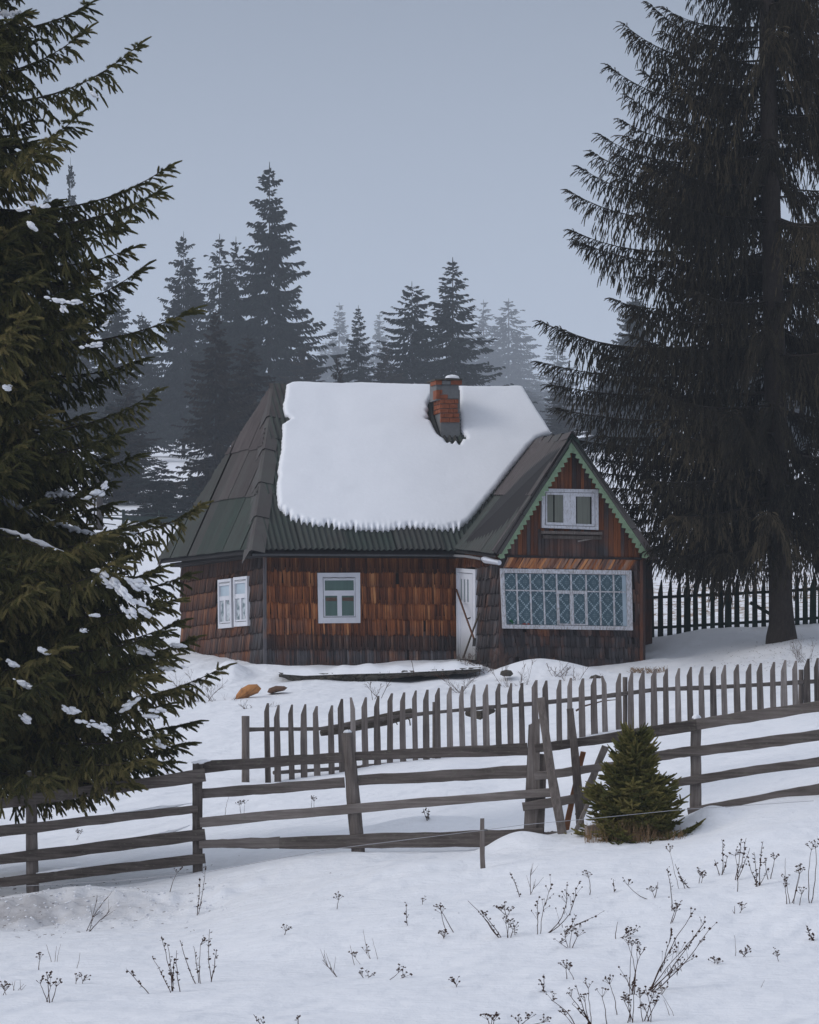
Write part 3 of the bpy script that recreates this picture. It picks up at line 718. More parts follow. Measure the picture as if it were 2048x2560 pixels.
# --- roofs
def clip_col(poly, u):
    """lowest and highest v of a polygon (list of (u, v)) on the line u"""
    vs = []
    n = len(poly)
    for i in range(n):
        (a, b), (c, d) = poly[i], poly[(i + 1) % n]
        if (a - u) * (c - u) <= 0 and abs(a - c) > 1e-9: vs.append(b + (d - b) * (u - a) / (c - a))
    return (min(vs), max(vs)) if len(vs) >= 2 else None
def sheet_roof(name, P3, e0, e1, colw, rows, pitch, amp, tonef, parent, step=None, lift=.02, thick=.012):
    """corrugated sheets over the planar polygon P3; waves run up the slope, e0-e1 is the eave direction"""
    P3 = [np.asarray(p, float) for p in P3]; o = np.asarray(e0, float); e = unit(np.asarray(e1) - o)
    n = unit(np.cross(P3[1] - P3[0], P3[2] - P3[0])); 
    if n[2] < 0: n = -n
    e = unit(e - n * np.dot(e, n)); s = np.cross(n, e)
    if s[2] < 0: s = -s
    poly = [(np.dot(p - o, e), np.dot(p - o, s)) for p in P3]
    um, uM = min(p[0] for p in poly), max(p[0] for p in poly); vM = max(p[1] for p in poly); vm = min(p[1] for p in poly)
    V = []; Fc = []; T = []
    du = step or pitch / 8
    vb = [vm] + [vm + (vM - vm) * r for r in rows] + [vM + .01]
    for ci in range(int(math.ceil((uM - um) / colw))):
        ua, ub = um + ci * colw, min(um + (ci + 1) * colw + .0, uM)
        cols = np.arange(ua, ub + du * .5, du); cols[-1] = min(cols[-1], ub) if len(cols) else ub
        for ri in range(len(vb) - 1):
            r0, r1 = vb[ri], vb[ri + 1]; off = rng.uniform(0, .012) + (ci % 2) * .022; tn = tonef((ua + ub) / 2, ri, rng); jog = rng.uniform(-.02, .02)
            prev = None
            for u in cols:
                c = clip_col(poly, min(max(u, um + 1e-4), uM - 1e-4))
                if c is None: prev = None; continue
                a, b = max(c[0], r0 - (.06 if ri else 0) + (jog if ri else 0)), min(c[1], r1)
                if b <= a + .01: prev = None; continue
                h = amp * math.sin(2 * math.pi * u / pitch); ids = []
                m = 5
                for k in range(m):
                    v = a + (b - a) * k / (m - 1); lf = off + lift * (1 - (v - r0) / (r1 - r0))
                    ids.append(len(V)); V.append(o + e * u + s * v + n * (h + lf)); T.append(tn)
                ids.append(len(V)); V.append(o + e * u + s * a + n * (h + off + lift - thick - .01)); T.append((tn[0], tn[1], 1.0))
                if prev is not None:
                    for k in range(m - 1): Fc.append((prev[k], ids[k], ids[k + 1], prev[k + 1]))
                    Fc.append((prev[5], ids[5], ids[0], prev[0]))
                prev = ids
    mb = MB(); mb.v = [tuple(v) for v in V]; mb.f = Fc; mb.c = T
    ob = mb.build(name, M['sheet'], parent)
    return ob, (o, e, s, n, poly)

E1 = W(631, 1374, 87.85)                      # front-left corner of the eave
E2 = W(398, 1400, 96.0)                       # back-left corner of the eave
R1 = np.array([*(A0 + uF * 1.22 + vL * 3.85), 0]); R1[2] = (HZ - 962) / F * R1[1]
R2 = np.array([*(A0 + uF * 7.6 + vL * 3.85), 0]); k2 = (1303 - CX) / F
# slide R2 along the ridge so that it sits on its pixel column
s2 = (k2 * R1[1] - R1[0]) / (uF[0] - k2 * uF[1]); R2[:2] = R1[:2] + uF * s2; R2[2] = (HZ - 975) / F * R2[1]
nF = unit(np.cross(R2 - R1, E1 - R1)); nF = nF if nF[2] > 0 else -nF
E3 = cast(1562, 1380, E1, nF)                 # right corner, behind the porch
E4 = np.array([*(Eb + uF * .4 + vL * .4), zE])
roof = empty('roof', R1); roof.parent = house; roof.matrix_parent_inverse = Matrix.Translation(-house.location)
def link_part_empty(o):  # parts directly under the roof keep world coordinates
    return o
roof_mb = MB()
roof_mb.add([R1, R2, E2, E4], [(0, 1, 3, 2)], (.5, .5, .5)); roof_mb.add([R2, E3, E4], [(0, 1, 2)], (.5, .5, .5))
dn = np.array([0, 0, -.09])
roof_mb.add([p + dn for p in (E1, E3, R2, R1)], [(0, 1, 2, 3)], (.5, .2, 1)); roof_mb.add([p + dn for p in (E1, E2, R1)], [(0, 1, 2)], (.5, .2, 1))
roof_mb.add([E1 + dn * 1.6, E3 + dn * 1.6, E4 + dn * 1.6, E2 + dn * 1.6], [(0, 1, 2, 3)], (.5, .2, 1))
bpy.data.objects.remove(roof)
roof = roof_mb.build('roof', M['sheet'], house)
front, FR = sheet_roof('front_slope', [E1, E3, R2, R1], E1, E3, 1.09, [.33, .66], .128, .024, lambda u, r, g: (g.uniform(0, .8), g.uniform(.5, .9), g.uniform(.05, .3)), roof)
left_, LR = sheet_roof('side_slope', [E1, E2, R1], E1, E2, .80, [.33, .62], .130, .016, lambda u, r, g: (g.uniform(0, .6), g.uniform(.30, .95) if r == 0 else (g.uniform(-.1, .5) if r == 1 else g.uniform(-.3, .1)), g.uniform(0, .2)), roof, lift=.035)

def cap(name, a, b, wa, wb, nseg, parent, h=.05, tone=(.2, .1, 0)):
    """folded ridge cover of overlapping pieces; wa, wb vectors of the two wings"""
    mb = MB(); a = np.asarray(a, float); b = np.asarray(b, float)
    up = -unit(unit(wa) + unit(wb)); d = (b - a) / nseg
    for i in range(nseg):
        p, q = a + d * (i - .04), a + d * (i + 1.0); j = rng.uniform(.92, 1.08); t2 = (rng.uniform(0, .4), tone[1] + rng.uniform(-.1, .2), rng.uniform(0, .15))
        lift = up * (h + .035); l2 = up * h
        pts = [p + wa * j + up * (.055), p + lift + wa * .12, p + lift + wb * .12, p + wb * j + up * .055, q + wa * .97 * j + up * .02, q + l2 + wa * .12, q + l2 + wb * .12, q + wb * .97 * j + up * .02]
        fs = [(0, 1, 5, 4), (1, 2, 6, 5), (2, 3, 7, 6)]
        mb.add(pts, fs, t2)
        und = [x - up * .018 for x in pts]
        mb.add(und[:4] + pts[:4], [(0, 4, 5, 1), (1, 5, 6, 2), (2, 6, 7, 3)], (t2[0], t2[1], 1.0))
    return mb.build(name, M['sheet'], parent)
def wing(a, b, n, w, toward):
    d = unit(b - a); v = unit(np.cross(n, d)); v = v if np.dot(v, toward - a) > 0 else -v; return v * w
nL = LR[3]
cap('ridge_cap', E1 + unit(E1 - R1) * .05, R1, wing(E1, R1, nL, .42, E2), wing(E1, R1, nF, .30, E3), 5, roof)
cap('ridge_cap', E2, R1, wing(E2, R1, nL, .22, E1), np.array([0, .1, -.2]), 4, roof)
cap('ridge_cap', R1 - unit(R2 - R1) * .05, R2, wing(R1, R2, nF, .20, E1), np.array([0, .15, -.18]), 5, roof, h=.02)

# porch roof
RB = cast(1339, 1099, E1, nF); BE = cast(1137, 1373, E1, nF)
YA = 87.25; FA = W(1430, 1083, YA)
nP = unit(np.cross(RB - BE, FA - BE)); nP = nP if nP[2] > 0 else -nP
FE = cast(1237, 1386, BE, nP)
print('porch left eave Y', FE[1], 'BE', BE, 'RB', RB)
if not (85.6 < FE[1] < 87.6):
    FE = W(1237, 1386, 86.9); nP = unit(np.cross(FA - FE, BE - FE)); nP = nP if nP[2] > 0 else -nP
FR2 = W(1644, 1398, 87.9)
BR2 = FR2 + (RB - FA) * .9; BR2[2] = FR2[2]
under = MB(); dn = np.array([0, 0, -.07])
under.add([p + dn for p in (FA, FE, BE, RB)], [(0, 1, 2, 3)], (.5, .2, 1)); under.add([FA, FR2, BR2, RB + np.array([.2, .5, 0])], [(0, 1, 2, 3)], (.5, .3, .2))
under.add([p + dn for p in (FA, FR2, BR2, RB)], [(0, 1, 2, 3)], (.5, .2, 1))
proof = under.build('porch_roof', M['sheet'], house)
def bil_roof(name, P00, P10, P11, P01, ncol, nrow, pitch, amp, tonef, parent, lift=.03):
    """corrugated sheets over a slightly twisted four-sided slope: P00-P10 eave, P01-P11 ridge"""
    n = unit(np.cross(P10 - P00, P01 - P00)); n = n if n[2] > 0 else -n
    L = np.linalg.norm(P10 - P00); mb = MB(); per = int(L / ncol / (pitch / 8))
    for c in range(ncol):
        for r in range(nrow):
            off = rng.uniform(0, .01) + (c % 2) * .010; tn = tonef(c, r, rng); prev = None
            for i in range(per + 1):
                u = (c + i / per) / ncol * .9995; h = amp * math.sin(2 * math.pi * u * L / pitch); pts = []
                for k in range(5):
                    v = (r + k / 4) / nrow - (.02 if r and k == 0 else 0); v = max(v, 0)
                    p = (P00 * (1 - u) + P10 * u) * (1 - v) + (P01 * (1 - u) + P11 * u) * v; pts.append(p + n * (h + off + lift * (1 - k / 4)))
                pts.append(pts[0] - n * .025)
                if prev is not None:
                    b = len(mb.v); mb.add(prev + pts, [(k, k + 6, k + 7, k + 1) for k in range(4)] + [(5, 11, 6, 0)], [tn] * 5 + [(tn[0], tn[1], 1)] + [tn] * 5 + [(tn[0], tn[1], 1)])
                prev = pts
    return mb.build(name, M['sheet'], parent)
bil_roof('porch_slope', FE, BE, RB, FA, 3, 2, .13, .012, lambda u, r, g: (g.uniform(0, .5), g.uniform(.2, .7) if r == 0 else g.uniform(-.3, .1), g.uniform(0, .1)), proof)
nR_ = unit(np.cross(FR2 - FA, RB - FA)); nR_ = nR_ if nR_[2] > 0 else -nR_
cap('ridge_cap', FA + unit(FA - RB) * .05, RB, wing(FA, RB, nP, .22, FE), wing(FA, RB, nR_, .22, FR2), 4, proof, h=.03)
# dark verge strips along both rakes (folded sheets over the gable edge)
def verge(pts_px, seg, matn, off, th, tone, name, parent, par=None):
    mb = MB()
    for poly in pts_px: WPv.slab(mb, poly, off, th, tone)
    return mb.build(name, M[matn], parent)
WPv = Wall(PX(1237, 86.95), PX(1644, 87.90))
def lerp(a, b, t): return (a[0] + (b[0] - a[0]) * t, a[1] + (b[1] - a[1]) * t)
def strip(a, b, c, d, n, gap=.004):
    """n quads between the lines a-b and d-c"""
    out = []
    for i in range(n):
        t0, t1 = i / n, (i + 1) / n - gap; out.append([lerp(a, b, t0), lerp(a, b, t1), lerp(d, c, t1), lerp(d, c, t0)])
    return out
mb = MB()
for i, q in enumerate(strip((1430, 1084), (1240, 1384), (1253, 1386), (1430, 1104), 3)): WPv.slab(mb, q, .035 - .008 * i, .30, (.2, .75 - .25 * i, 0))
mb.build('verge', M['sheet'], proof)
mb = MB()
for i, q in enumerate(strip((1431, 1086), (1232, 1377), (1240, 1384), (1431, 1096), 3)): WPv.slab(mb, q, .055 - .008 * i, .10, (.1, .05, 0))
for i, q in enumerate(strip((1432, 1084), (1650, 1400), (1630, 1397), (1432, 1106), 4)): WPv.slab(mb, q, .06 - .010 * i, .40, (.2, .5 - .2 * i, 0))
mb.build('verge_cover', M['sheet'], proof)
mb = MB(); WPv.slab(mb, [(1412, 1112), (1432, 1082), (1440, 1086), (1452, 1112), (1432, 1096)], .085, .03); mb.build('peak_board', M['dark_green'], proof)
# scalloped light green boards
def scallop(a, b, wid, nt_, side):
    a = np.array(a, float); b = np.array(b, float); L = np.linalg.norm(b - a); d = (b - a) / L; nrm = np.array([-d[1], d[0]]) * side; mbx = MB()
    for i in range(nt_):
        p = a + d * L * i / nt_; q = a + d * L * (i + 1) / nt_; m = (p + q) / 2
        WPv.slab(mbx, [tuple(p), tuple(p + nrm * wid), tuple(q + nrm * wid), tuple(q)], .0, .03)
        WPv.slab(mbx, [tuple(p + nrm * wid * 1.0), tuple(m - d * 3.2 + nrm * (wid + 4.5)), tuple(m + nrm * (wid + 7.5)), tuple(m + d * 3.2 + nrm * (wid + 4.5)), tuple(q + nrm * wid)], -.002, .025)
    return mbx.build('scalloped_board', M['green_board'], proof)
scallop((1433, 1104), (1245, 1392), 9.0, 24, -1); scallop((1433, 1104), (1624, 1390), 10.0, 23, 1)

# gutter: a board gutter, then a bent spout
def gpath(pts): return [WF.at(x, y, .38) if x <= 1140 else None for x, y in pts]
g0 = WF.at(632, 1387, .42); g1 = WF.at(900, 1388, .42); g2 = WF.at(1135, 1389, .42)
g3 = W(1170, 1391, 88.3); g4 = W(1205, 1398, 87.5)
mb = MB()
for a, b in ((g0, g1), (g1, g2), (g2, g3), (g3, g4)): mb.beam(a, b + (b - a) * .02, .055, .055, .10, (0, 0, 1), rng, 6, .05)
gut = mb.build('gutter', M['gutter'], house)
mb = MB(); mb.tube([W(1208, 1397, 87.45), W(1214, 1400, 87.35), W(1249, 1407, 86.9)], [.05, .075, .055], 8); mb.build('spout', M['spout'], gut)
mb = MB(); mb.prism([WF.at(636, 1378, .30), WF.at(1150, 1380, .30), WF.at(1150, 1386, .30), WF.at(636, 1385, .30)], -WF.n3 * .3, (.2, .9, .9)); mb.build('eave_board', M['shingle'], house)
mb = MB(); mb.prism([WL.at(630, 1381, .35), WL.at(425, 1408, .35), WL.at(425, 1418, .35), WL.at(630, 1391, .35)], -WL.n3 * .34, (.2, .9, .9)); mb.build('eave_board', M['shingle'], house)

# --- chimney (front face 1101..1151, corner column 1104)
chC = cast(1126, 1098, E1, nF); chn = WF.n3; chd = WF.d3
Wc = Wall((chC[:2] + chn[:2] * -.02), (chC[:2] + chn[:2] * -.02 + chd[:2]))
chim = MB(); xa = Wc.at(1102, 1080); dep = .62
def chbox(mb, x0, x1, y0, y1, depth, off=0.0, col=(.5, .5, .5)):
    mb.prism([Wc.at(x0, y0, off), Wc.at(x1, y0, off), Wc.at(x1, y1, off), Wc.at(x0, y1, off)], -Wc.n3 * depth, col)
chbox(chim, 1103, 1150, 975, 1120, dep, -.015)
chbox(chim, 1091, 1145, 947, 1000, dep, -.015)
chimney = chim.build('chimney', M['mortar'], roof)
mb = MB(); y = 1055; ri = 0
Wcl = Wall(Wc.at(1102, 1000)[:2], Wc.at(1102, 1000)[:2] - Wc.n[:2] * dep)
rows_ = [(1056, 1045, 1103, 1150, True), (1044, 1033, 1103, 1149, True), (1032, 1022, 1103, 1148, True), (1021, 1010, 1102, 1147, True), (1009, 998, 1101, 1147, True), (997, 986, 1103, 1122, False), (985, 974, 1101, 1107, False)]
for (yb, yt, x0, x1, full) in rows_:
    x = x0 - (rng.uniform(3, 9) if ri % 2 else 0); ri += 1
    while x < x1 - 2:
        w_ = rng.choice([12, 20, 24]) * rng.uniform(.9, 1.1); xe = min(x + w_, x1)
        if xe - max(x, x0) > 3: chbox(mb, max(x, x0), xe - .9, yt + .4, yb - .5, .10, .012 + rng.uniform(0, .014))
        x += w_
# side face of bricks
for k, (yb, yt) in enumerate([(1032, 1022), (1021, 1010), (1009, 998), (997, 986)]):
    v0 = 0.0 - (.1 if k % 2 else 0)
    while v0 < dep + (.12 if k > 1 else 0):
        a = max(v0, 0); b = min(v0 + .23, dep + (.1 if k == 3 else 0))
        if b - a > .04:
            z0, z1 = Wc.at(1102, yb)[2], Wc.at(1102, yt)[2]; c0 = Wc.at(1102, 1000)[:2]
            p = lambda t, z: np.array([*(c0 - Wc.n * t + -Wc.d * .015), z])
            mb.prism([p(a, z0 + .005), p(b - .012, z0 + .005), p(b - .012, z1 - .005), p(a, z1 - .005)], Wc.d3 * .06)
        v0 += .24
for x0, x1 in ((1089.5, 1105), (1128, 1150), (1151, 1155)): chbox(mb, x0, x1, 951, 961, .5, .05)
for x0, x1 in ((1091, 1100),): chbox(mb, x0, x1, 975, 997, .3, .012)
mb.build('brickwork', M['brick'], chimney)
mb = MB(); chbox(mb, 1106, 1127, 952, 961, .5, .045); chbox(mb, 1103, 1147, 963, 996, .3, .006); mb.build('mortar_patch', M['mortar'], chimney)
mb = MB(); chbox(mb, 1088, 1156, 946.5, 950.5, dep + .16, .075); mb.build('chimney_slab', M['stone'], chimney)

# --- snow blanket on the main roof
def snow_on_roof():
    o, e, s, n, poly = FR
    bnd = [(714, 968), (711, 1000), (706, 1015), (707, 1034), (712, 1046), (725, 1054), (712, 1062), (703, 1067), (704, 1085), (702, 1131), (698, 1150), (696, 1163), (693, 1182), (695, 1198), (691, 1212), (691, 1239), (693, 1262)]
    px = 694.0; base = [(694, 1268), (712, 1290), (740, 1308), (775, 1317), (847, 1327), (955, 1332), (1030, 1325), (1080, 1329), (1137, 1330), (1150, 1326)]
    bx = [b[0] for b in base]; by = [b[1] for b in base]; rg = random.Random(3)
    while px < 1148:
        w_ = 13.2 * (rg.uniform(.9, 1.1)); yb = float(np.interp(px + w_ / 2, bx, by)); a = (rg.uniform(3, 15) if px < 900 else rg.uniform(2, 9)) * rg.choice([1, 1, .6, 1.2])
        bnd += [(px, yb - a * .8), (px + w_ * .25, yb - a * .2), (px + w_ * .5, yb + a * .6), (px + w_ * .72, yb + a * .1)]; px += w_
    bnd += [(1152, 1322), (1160, 1316), (1172, 1308), (1210, 1262), (1250, 1213), (1290, 1162), (1322, 1122), (1341, 1103), (1360, 1096), (1379, 1092), (1360, 1060), (1336, 1024), (1306, 973), (1290, 971), (1250, 972), (1160, 971), (1100, 970), (1000, 966), (900, 963), (850, 965), (800, 963), (760, 960), (730, 961)]
    B = np.array([(lambda q: (np.dot(q - o, e), np.dot(q - o, s)))(cast(x, y, o, n)) for x, y in bnd])
    hole_ = [(1068, 1020), (1076, 1005), (1092, 985), (1146, 975), (1150, 1080), (1163, 1100), (1162, 1106), (1155, 1104), (1152, 1110), (1147, 1120), (1142, 1112), (1136, 1108), (1128, 1118), (1124, 1110), (1116, 1116), (1110, 1106), (1100, 1100), (1092, 1093), (1084, 1078), (1076, 1060), (1064, 1056), (1072, 1050), (1066, 1038), (1071, 1032)]
    Hh = np.array([(lambda q: (np.dot(q - o, e), np.dot(q - o, s)))(cast(x, y, o, n)) for x, y in hole_])
    def sd(P, poly_):
        n_ = len(poly_); d = np.full(len(P), 1e9); ins = np.zeros(len(P), bool)
        for i in range(n_):
            a, b = poly_[i], poly_[(i + 1) % n_]; ab = b - a; ap = P - a; t = np.clip((ap @ ab) / max(ab @ ab, 1e-12), 0, 1)
            d = np.minimum(d, np.linalg.norm(ap - t[:, None] * ab, axis=1))
            c = ((a[1] > P[:, 1]) != (b[1] > P[:, 1])) & (P[:, 0] < (b[0] - a[0]) * (P[:, 1] - a[1]) / (b[1] - a[1] + 1e-12) + a[0]); ins ^= c
        return np.where(ins, d, -d)
    st = .021; us = np.arange(B[:, 0].min() - .05, B[:, 0].max() + .05, st); vs = np.arange(B[:, 1].min() - .05, B[:, 1].max() + .05, st)
    U, Vv = np.meshgrid(us, vs, indexing='ij'); P = np.stack([U.ravel(), Vv.ravel()], 1)
    D = np.minimum(sd(P, B), -sd(P, Hh)); D += .006 * vnoise(P[:, 0] * 14, P[:, 1] * 14, 4)
    x = np.clip(D / .11, 0, 1); th = .115 * np.sqrt(np.clip(1 - (1 - x) ** 2, 0, 1)); th *= 1 + .18 * vnoise(P[:, 0] * .8, P[:, 1] * .8, 5) + .08 * vnoise(P[:, 0] * 2.2, P[:, 1] * 3, 6)
    # a slight wave from the sheets below shows near the lower edge
    low = np.clip(1 - (P[:, 1] - .55) / .5, 0, 1) ** 2; th += low * .010 * (1 + .8 * vnoise(P[:, 0] * 1.3, P[:, 1], 12)) * np.sin(2 * np.pi * P[:, 0] / .128) * (D > .02)
    keep = D > 0; idx = -np.ones(len(P), int); nu, nv = U.shape
    K = keep.reshape(nu, nv); cell = K[:-1, :-1] & K[1:, :-1] & K[:-1, 1:] & K[1:, 1:]
    ii, jj = np.nonzero(cell); a = ii * nv + jj; quads = np.stack([a, a + nv, a + nv + 1, a + 1], 1)
    used = np.unique(quads); idx[used] = np.arange(len(used)); quads = idx[quads]
    Pu = P[used]; V = o + Pu[:, :1] * e + Pu[:, 1:] * s + (th[used] + .028)[:, None] * n
    # skirt down to the sheets
    from collections import Counter
    E_ = np.concatenate([quads[:, [0, 1]], quads[:, [1, 2]], quads[:, [2, 3]], quads[:, [3, 0]]]); key = np.sort(E_, 1); _, inv, cnt = np.unique(key, axis=0, return_inverse=True, return_counts=True)
    be = E_[cnt[inv.ravel()] == 1]; bv = np.unique(be); low_i = {int(b_): len(V) + k for k, b_ in enumerate(bv)}
    Vl = o + Pu[bv][:, :1] * e + Pu[bv][:, 1:] * s + .0 * n
    sk = np.array([(p, low_i[int(p)], low_i[int(q)], q) for p, q in be])
    V = np.concatenate([V, Vl]); me = np_mesh('roof_snow', V, np.concatenate([quads, sk]), M['roof_snow'], None, True)
    ob = link_mesh('roof_snow', me); tag(ob, 'thick smooth blanket of snow on the front slope of the cottage roof', 'snow')
snow_on_roof()
def snow_cap(name, c, rx, ry, h, label, seed=0, parent=None):
    n = 14; V = []; Fc = []
    for i in range(n + 1):
        for j in range(n + 1):
            a, b = i / n * 2 - 1, j / n * 2 - 1; r = math.hypot(a, b) if max(abs(a), abs(b)) == 0 else max(abs(a), abs(b)); q = math.hypot(a, b) or 1; a2, b2 = a * r / q, b * r / q
            z = h * math.sqrt(max(0, 1 - r * r)) * (1 + .25 * float(vnoise(np.array([a2 * 2.0 + seed]), np.array([b2 * 2.0]), seed)[0]))
            wv = 1 + .15 * math.sin(3 * math.atan2(b2, a2 + 1e-9) + seed)
            V.append((c[0] + a2 * rx * wv, c[1] + b2 * ry * wv, c[2] + z))
    Fc = [(i * (n + 1) + j, (i + 1) * (n + 1) + j, (i + 1) * (n + 1) + j + 1, i * (n + 1) + j + 1) for i in range(n) for j in range(n)]
    me = bpy.data.meshes.new(name); me.from_pydata(V, [], Fc); me.polygons.foreach_set('use_smooth', [True] * len(me.polygons)); me.materials.append(M['tree_snow'])
    o = link_mesh(name, me, parent)
    if parent is None: tag(o, label, 'snow')
    return o
cc = Wc.at(1129, 946.5, -.25); snow_cap('snow_cap', cc, .165, .20, .10, 'small rounded cap of snow on top of the brick chimney', 2)

# ------------------------------------------------------------------ near rail fence
YF = 47.6
fence = empty('rail_fence', W(1000, 2140, YF)); tag(fence, 'long grey weathered fence of horizontal rails and posts across the foreground snow', 'fence')
fr = random.Random(11); UP = (0, 0, 1)
def rail(x0, y0, x1, y1, w0, w1, Y0, Y1, name='rail', mat='rail_wood', parent=None, th=.045, nseg=14, bend=.015, tone=None, rough=.05):
    mb = MB(); p0, p1 = W(x0, y0, Y0), W(x1, y1, Y1)
    mb.beam(p0, p1, w0 / F * Y0, w1 / F * Y1, th, UP, fr, nseg, rough, bend, (tone if tone is not None else fr.uniform(.2, .7), .5, 0))
    return mb.build(name, M[mat], parent or fence)
# left bay
for (y0, y1, w0, w1) in ((2009, 1937, 25, 32), (2078, 2022, 30, 20), (2146, 2085, 27, 29), (2206, 2146, 25, 24)):
    rail(-60, y0 + 9, 513 if y0 != 2078 else 495, y1, w0, w1, YF - .10, YF - .12, th=.05)
# middle bay
rail(503, 1918, 856, 1894, 30, 24, YF + .06, YF - .02); rail(886, 1891, 1319, 1874, 24, 31, YF - .03, YF - .05, tone=.3)
rail(503, 1984, 862, 1957, 27, 26, YF + .06, YF); rail(893, 1951, 1320, 1927, 25, 33, YF - .01, YF - .04, tone=.45)
rail(500, 2056, 1376, 1982, 25, 21, YF - .10, YF - .13, nseg=20, tone=.8)
rail(498, 2112, 700, 2107, 21, 28, YF - .10, YF - .10); rail(698, 2108, 1357, 2094, 30, 48, YF - .10, YF - .12, nseg=18, bend=.03, tone=.4)
# right bay
rail(1338, 1872, 1745, 1811, 22, 30, YF - .16, YF - .06); rail(1742, 1812, 2110, 1756, 30, 27, YF - .07, YF - .05)
rail(1336, 1941, 1535, 1914, 22, 20, YF - .16, YF - .12, tone=.75); rail(1620, 1896, 1745, 1878, 24, 26, YF - .05, YF - .05); rail(1743, 1878, 2110, 1826, 26, 28, YF - .05, YF - .04)
rail(1307, 2018, 1526, 1984, 23, 23, YF - .16, YF - .12, tone=.6); rail(1680, 1960, 2110, 1896, 21, 25, YF - .05, YF - .04)
rail(1355, 2097, 1400, 2090, 30, 26, YF - .05, YF - .05); rail(1720, 2031, 2110, 1964, 22, 28, YF - .05, YF - .04, bend=.03)
rail(1466, 2077, 1580, 2056, 22, 24, YF - 1.25, YF - .95, tone=1.0, nseg=8)
def post(x0, y0, x1, y1, w0, w1, Y, name='post', mat='post_wood', parent=None, th=None, shape='round', label=None, tone=None):
    """top x0,y0 to bottom x1,y1"""
    mb = MB(); p0, p1 = W(x0, y0, Y), W(x1, y1 + 14, Y); tn = (tone if tone is not None else fr.uniform(.2, .7), .5, 0)
    if shape == 'round':
        n = 8; pts = [p0 + (p1 - p0) * i / n for i in range(n + 1)]; r = [(w0 + (w1 - w0) * i / n) / 2 / F * Y * (1 + fr.uniform(-.04, .04)) for i in range(n + 1)]
        mb.tube(pts, r, 10, tn, .05, fr)
    else: mb.beam(p0, p1, w0 / F * Y, w1 / F * Y, th or .05, (1, 0, 0), fr, 10, .04, .01, tn)
    o = mb.build(name, M[mat], parent or fence)
    if label: o['label'] = label
    return o
post(77, 1930, 82, 2238, 28, 31, YF); post(494, 1908, 495, 2190, 25, 25, YF, shape='flat', th=.1)
post(869, 1832, 897, 2132, 30, 36, YF - .03, label='thick post leaning to the left with snow on its top', tone=.5)
mb = MB(); YB = YF - .08
for poly, t_ in (([(1324, 1812), (1350, 1796), (1350, 1990), (1339, 2084), (1311, 2075), (1316, 1960)], .7), ([(1344, 1884), (1368, 1886), (1364, 2000), (1359, 2122), (1334, 2122), (1342, 2000)], .35), ([(1322, 1812), (1325, 1811), (1317, 2000), (1313, 2074), (1310, 2074)], .1)):
    mb.prism([W(x, y, YB - (.0 if t_ != .7 else .012)) for x, y in poly], (0, .05, 0), (t_, .5, 0))
o = mb.build('post', M['post_wood'], fence); o['label'] = 'broad post made of split planks with a slanted top'
post(1740, 1800, 1740, 2012, 25, 28, YF + .03, shape='flat', th=.09)
for i, (x, y, w_, h) in enumerate(((869, 1831, .05, .035), (1741, 1795, .055, .05), (77, 1929, .05, .02))):
    snow_cap('snow_cap', W(x, y + 1, YF - .02), w_, .05, h, ('small snow cap on the leaning fence post in the middle', 'small round snow cap on the fence post right of the young spruce', 'thin snow cap on the fence post under the big left spruce')[i], i)
# loose snow lying on the left rails
mb = MB()
for (xa, ya, xb, yb_, ) in ((250, 2043, 480, 2008), (350, 2104, 475, 2064), (90, 2184, 215, 2167), (478, 1907, 528, 1901)):
    n = 12; pts = [W(xa + (xb - xa) * i / n, ya + (yb_ - ya) * i / n + fr.uniform(-1.5, 1), YF - .11) for i in range(n + 1)]
    mb.tube(pts, [.004 + .020 * math.sin(math.pi * min(1, (i + .4) / n)) * fr.uniform(.6, 1.3) for i in range(n + 1)], 7, (1, 1, 1))
o = mb.build('snow_on_rails', M['tree_snow'], None, True); tag(o, 'thin crusts of snow lying along the left fence rails', 'snow', kind='stuff')

def lean(name, pts, w, mat, label, cat='pole', th=.04, sh='flat', tone=.5):
    mb = MB()
    if sh == 'round': mb.tube([W(*p) for p in pts], [w / 2 / F * YF * fr.uniform(.9, 1.1) for _ in pts], 8, (tone, .5, 0), .06, fr)
    else: mb.beam(W(*pts[0]), W(*pts[-1]), w * .9 / F * YF, w * 1.1 / F * YF, th, (1, 0, 0), fr, 9, .06, .02, (tone, .5, 0))
    o = mb.build(name, M[mat]); return tag(o, label, cat)
lean('leaning_plank', [(1352, 1745, YF - .25), (1418, 2150, YF - .75)], 22, 'post_wood', 'tallest grey plank leaning left across the rails beside the broad split post', 'plank', tone=.55)
lean('leaning_pole', [(1375, 1950, YF - .30), (1404, 2140, YF - .7)], 8, 'post_wood', 'thin short stick leaning against the fence left of the tallest plank foot', 'stick', .02, tone=.4)
lean('upright_plank', [(1425, 1772, YF - .22), (1434, 1930, YF - .3), (1455, 2146, YF - .42)], 20, 'post_wood', 'knotty upright grey plank standing between the tallest leaning plank and the young spruce', 'plank', tone=.3)
lean('orange_plank', [(1458, 1880, YF + .12), (1412, 2065, YF + .5), (1405, 2130, YF + .55)], 15, 'orange_wood', 'orange brown new plank propped slanting behind the fence rails', 'plank', .03)
lean('leaning_board', [(1514, 1866, YF + .10), (1448, 2040, YF + .3)], 19, 'post_wood', 'grey board leaning to the right behind the rails just left of the young spruce', 'board', .03, tone=.8)
lean('leaning_plank', [(1470, 2010, YF - .6), (1431, 2095, YF - .55)], 10, 'post_wood', 'short mossy stub of wood low between the upright plank and the young spruce', 'plank', .03, tone=.9)
stake = post(1206, 2046, 1209, 2190, 11, 13, 44.6, 'stake', 'post_wood', parent=None, shape='flat', th=.04)
stake.parent = None; stake.matrix_parent_inverse = Matrix.Identity(4); tag(stake, 'slim lone wooden stake standing in the snow before the fence', 'stake')
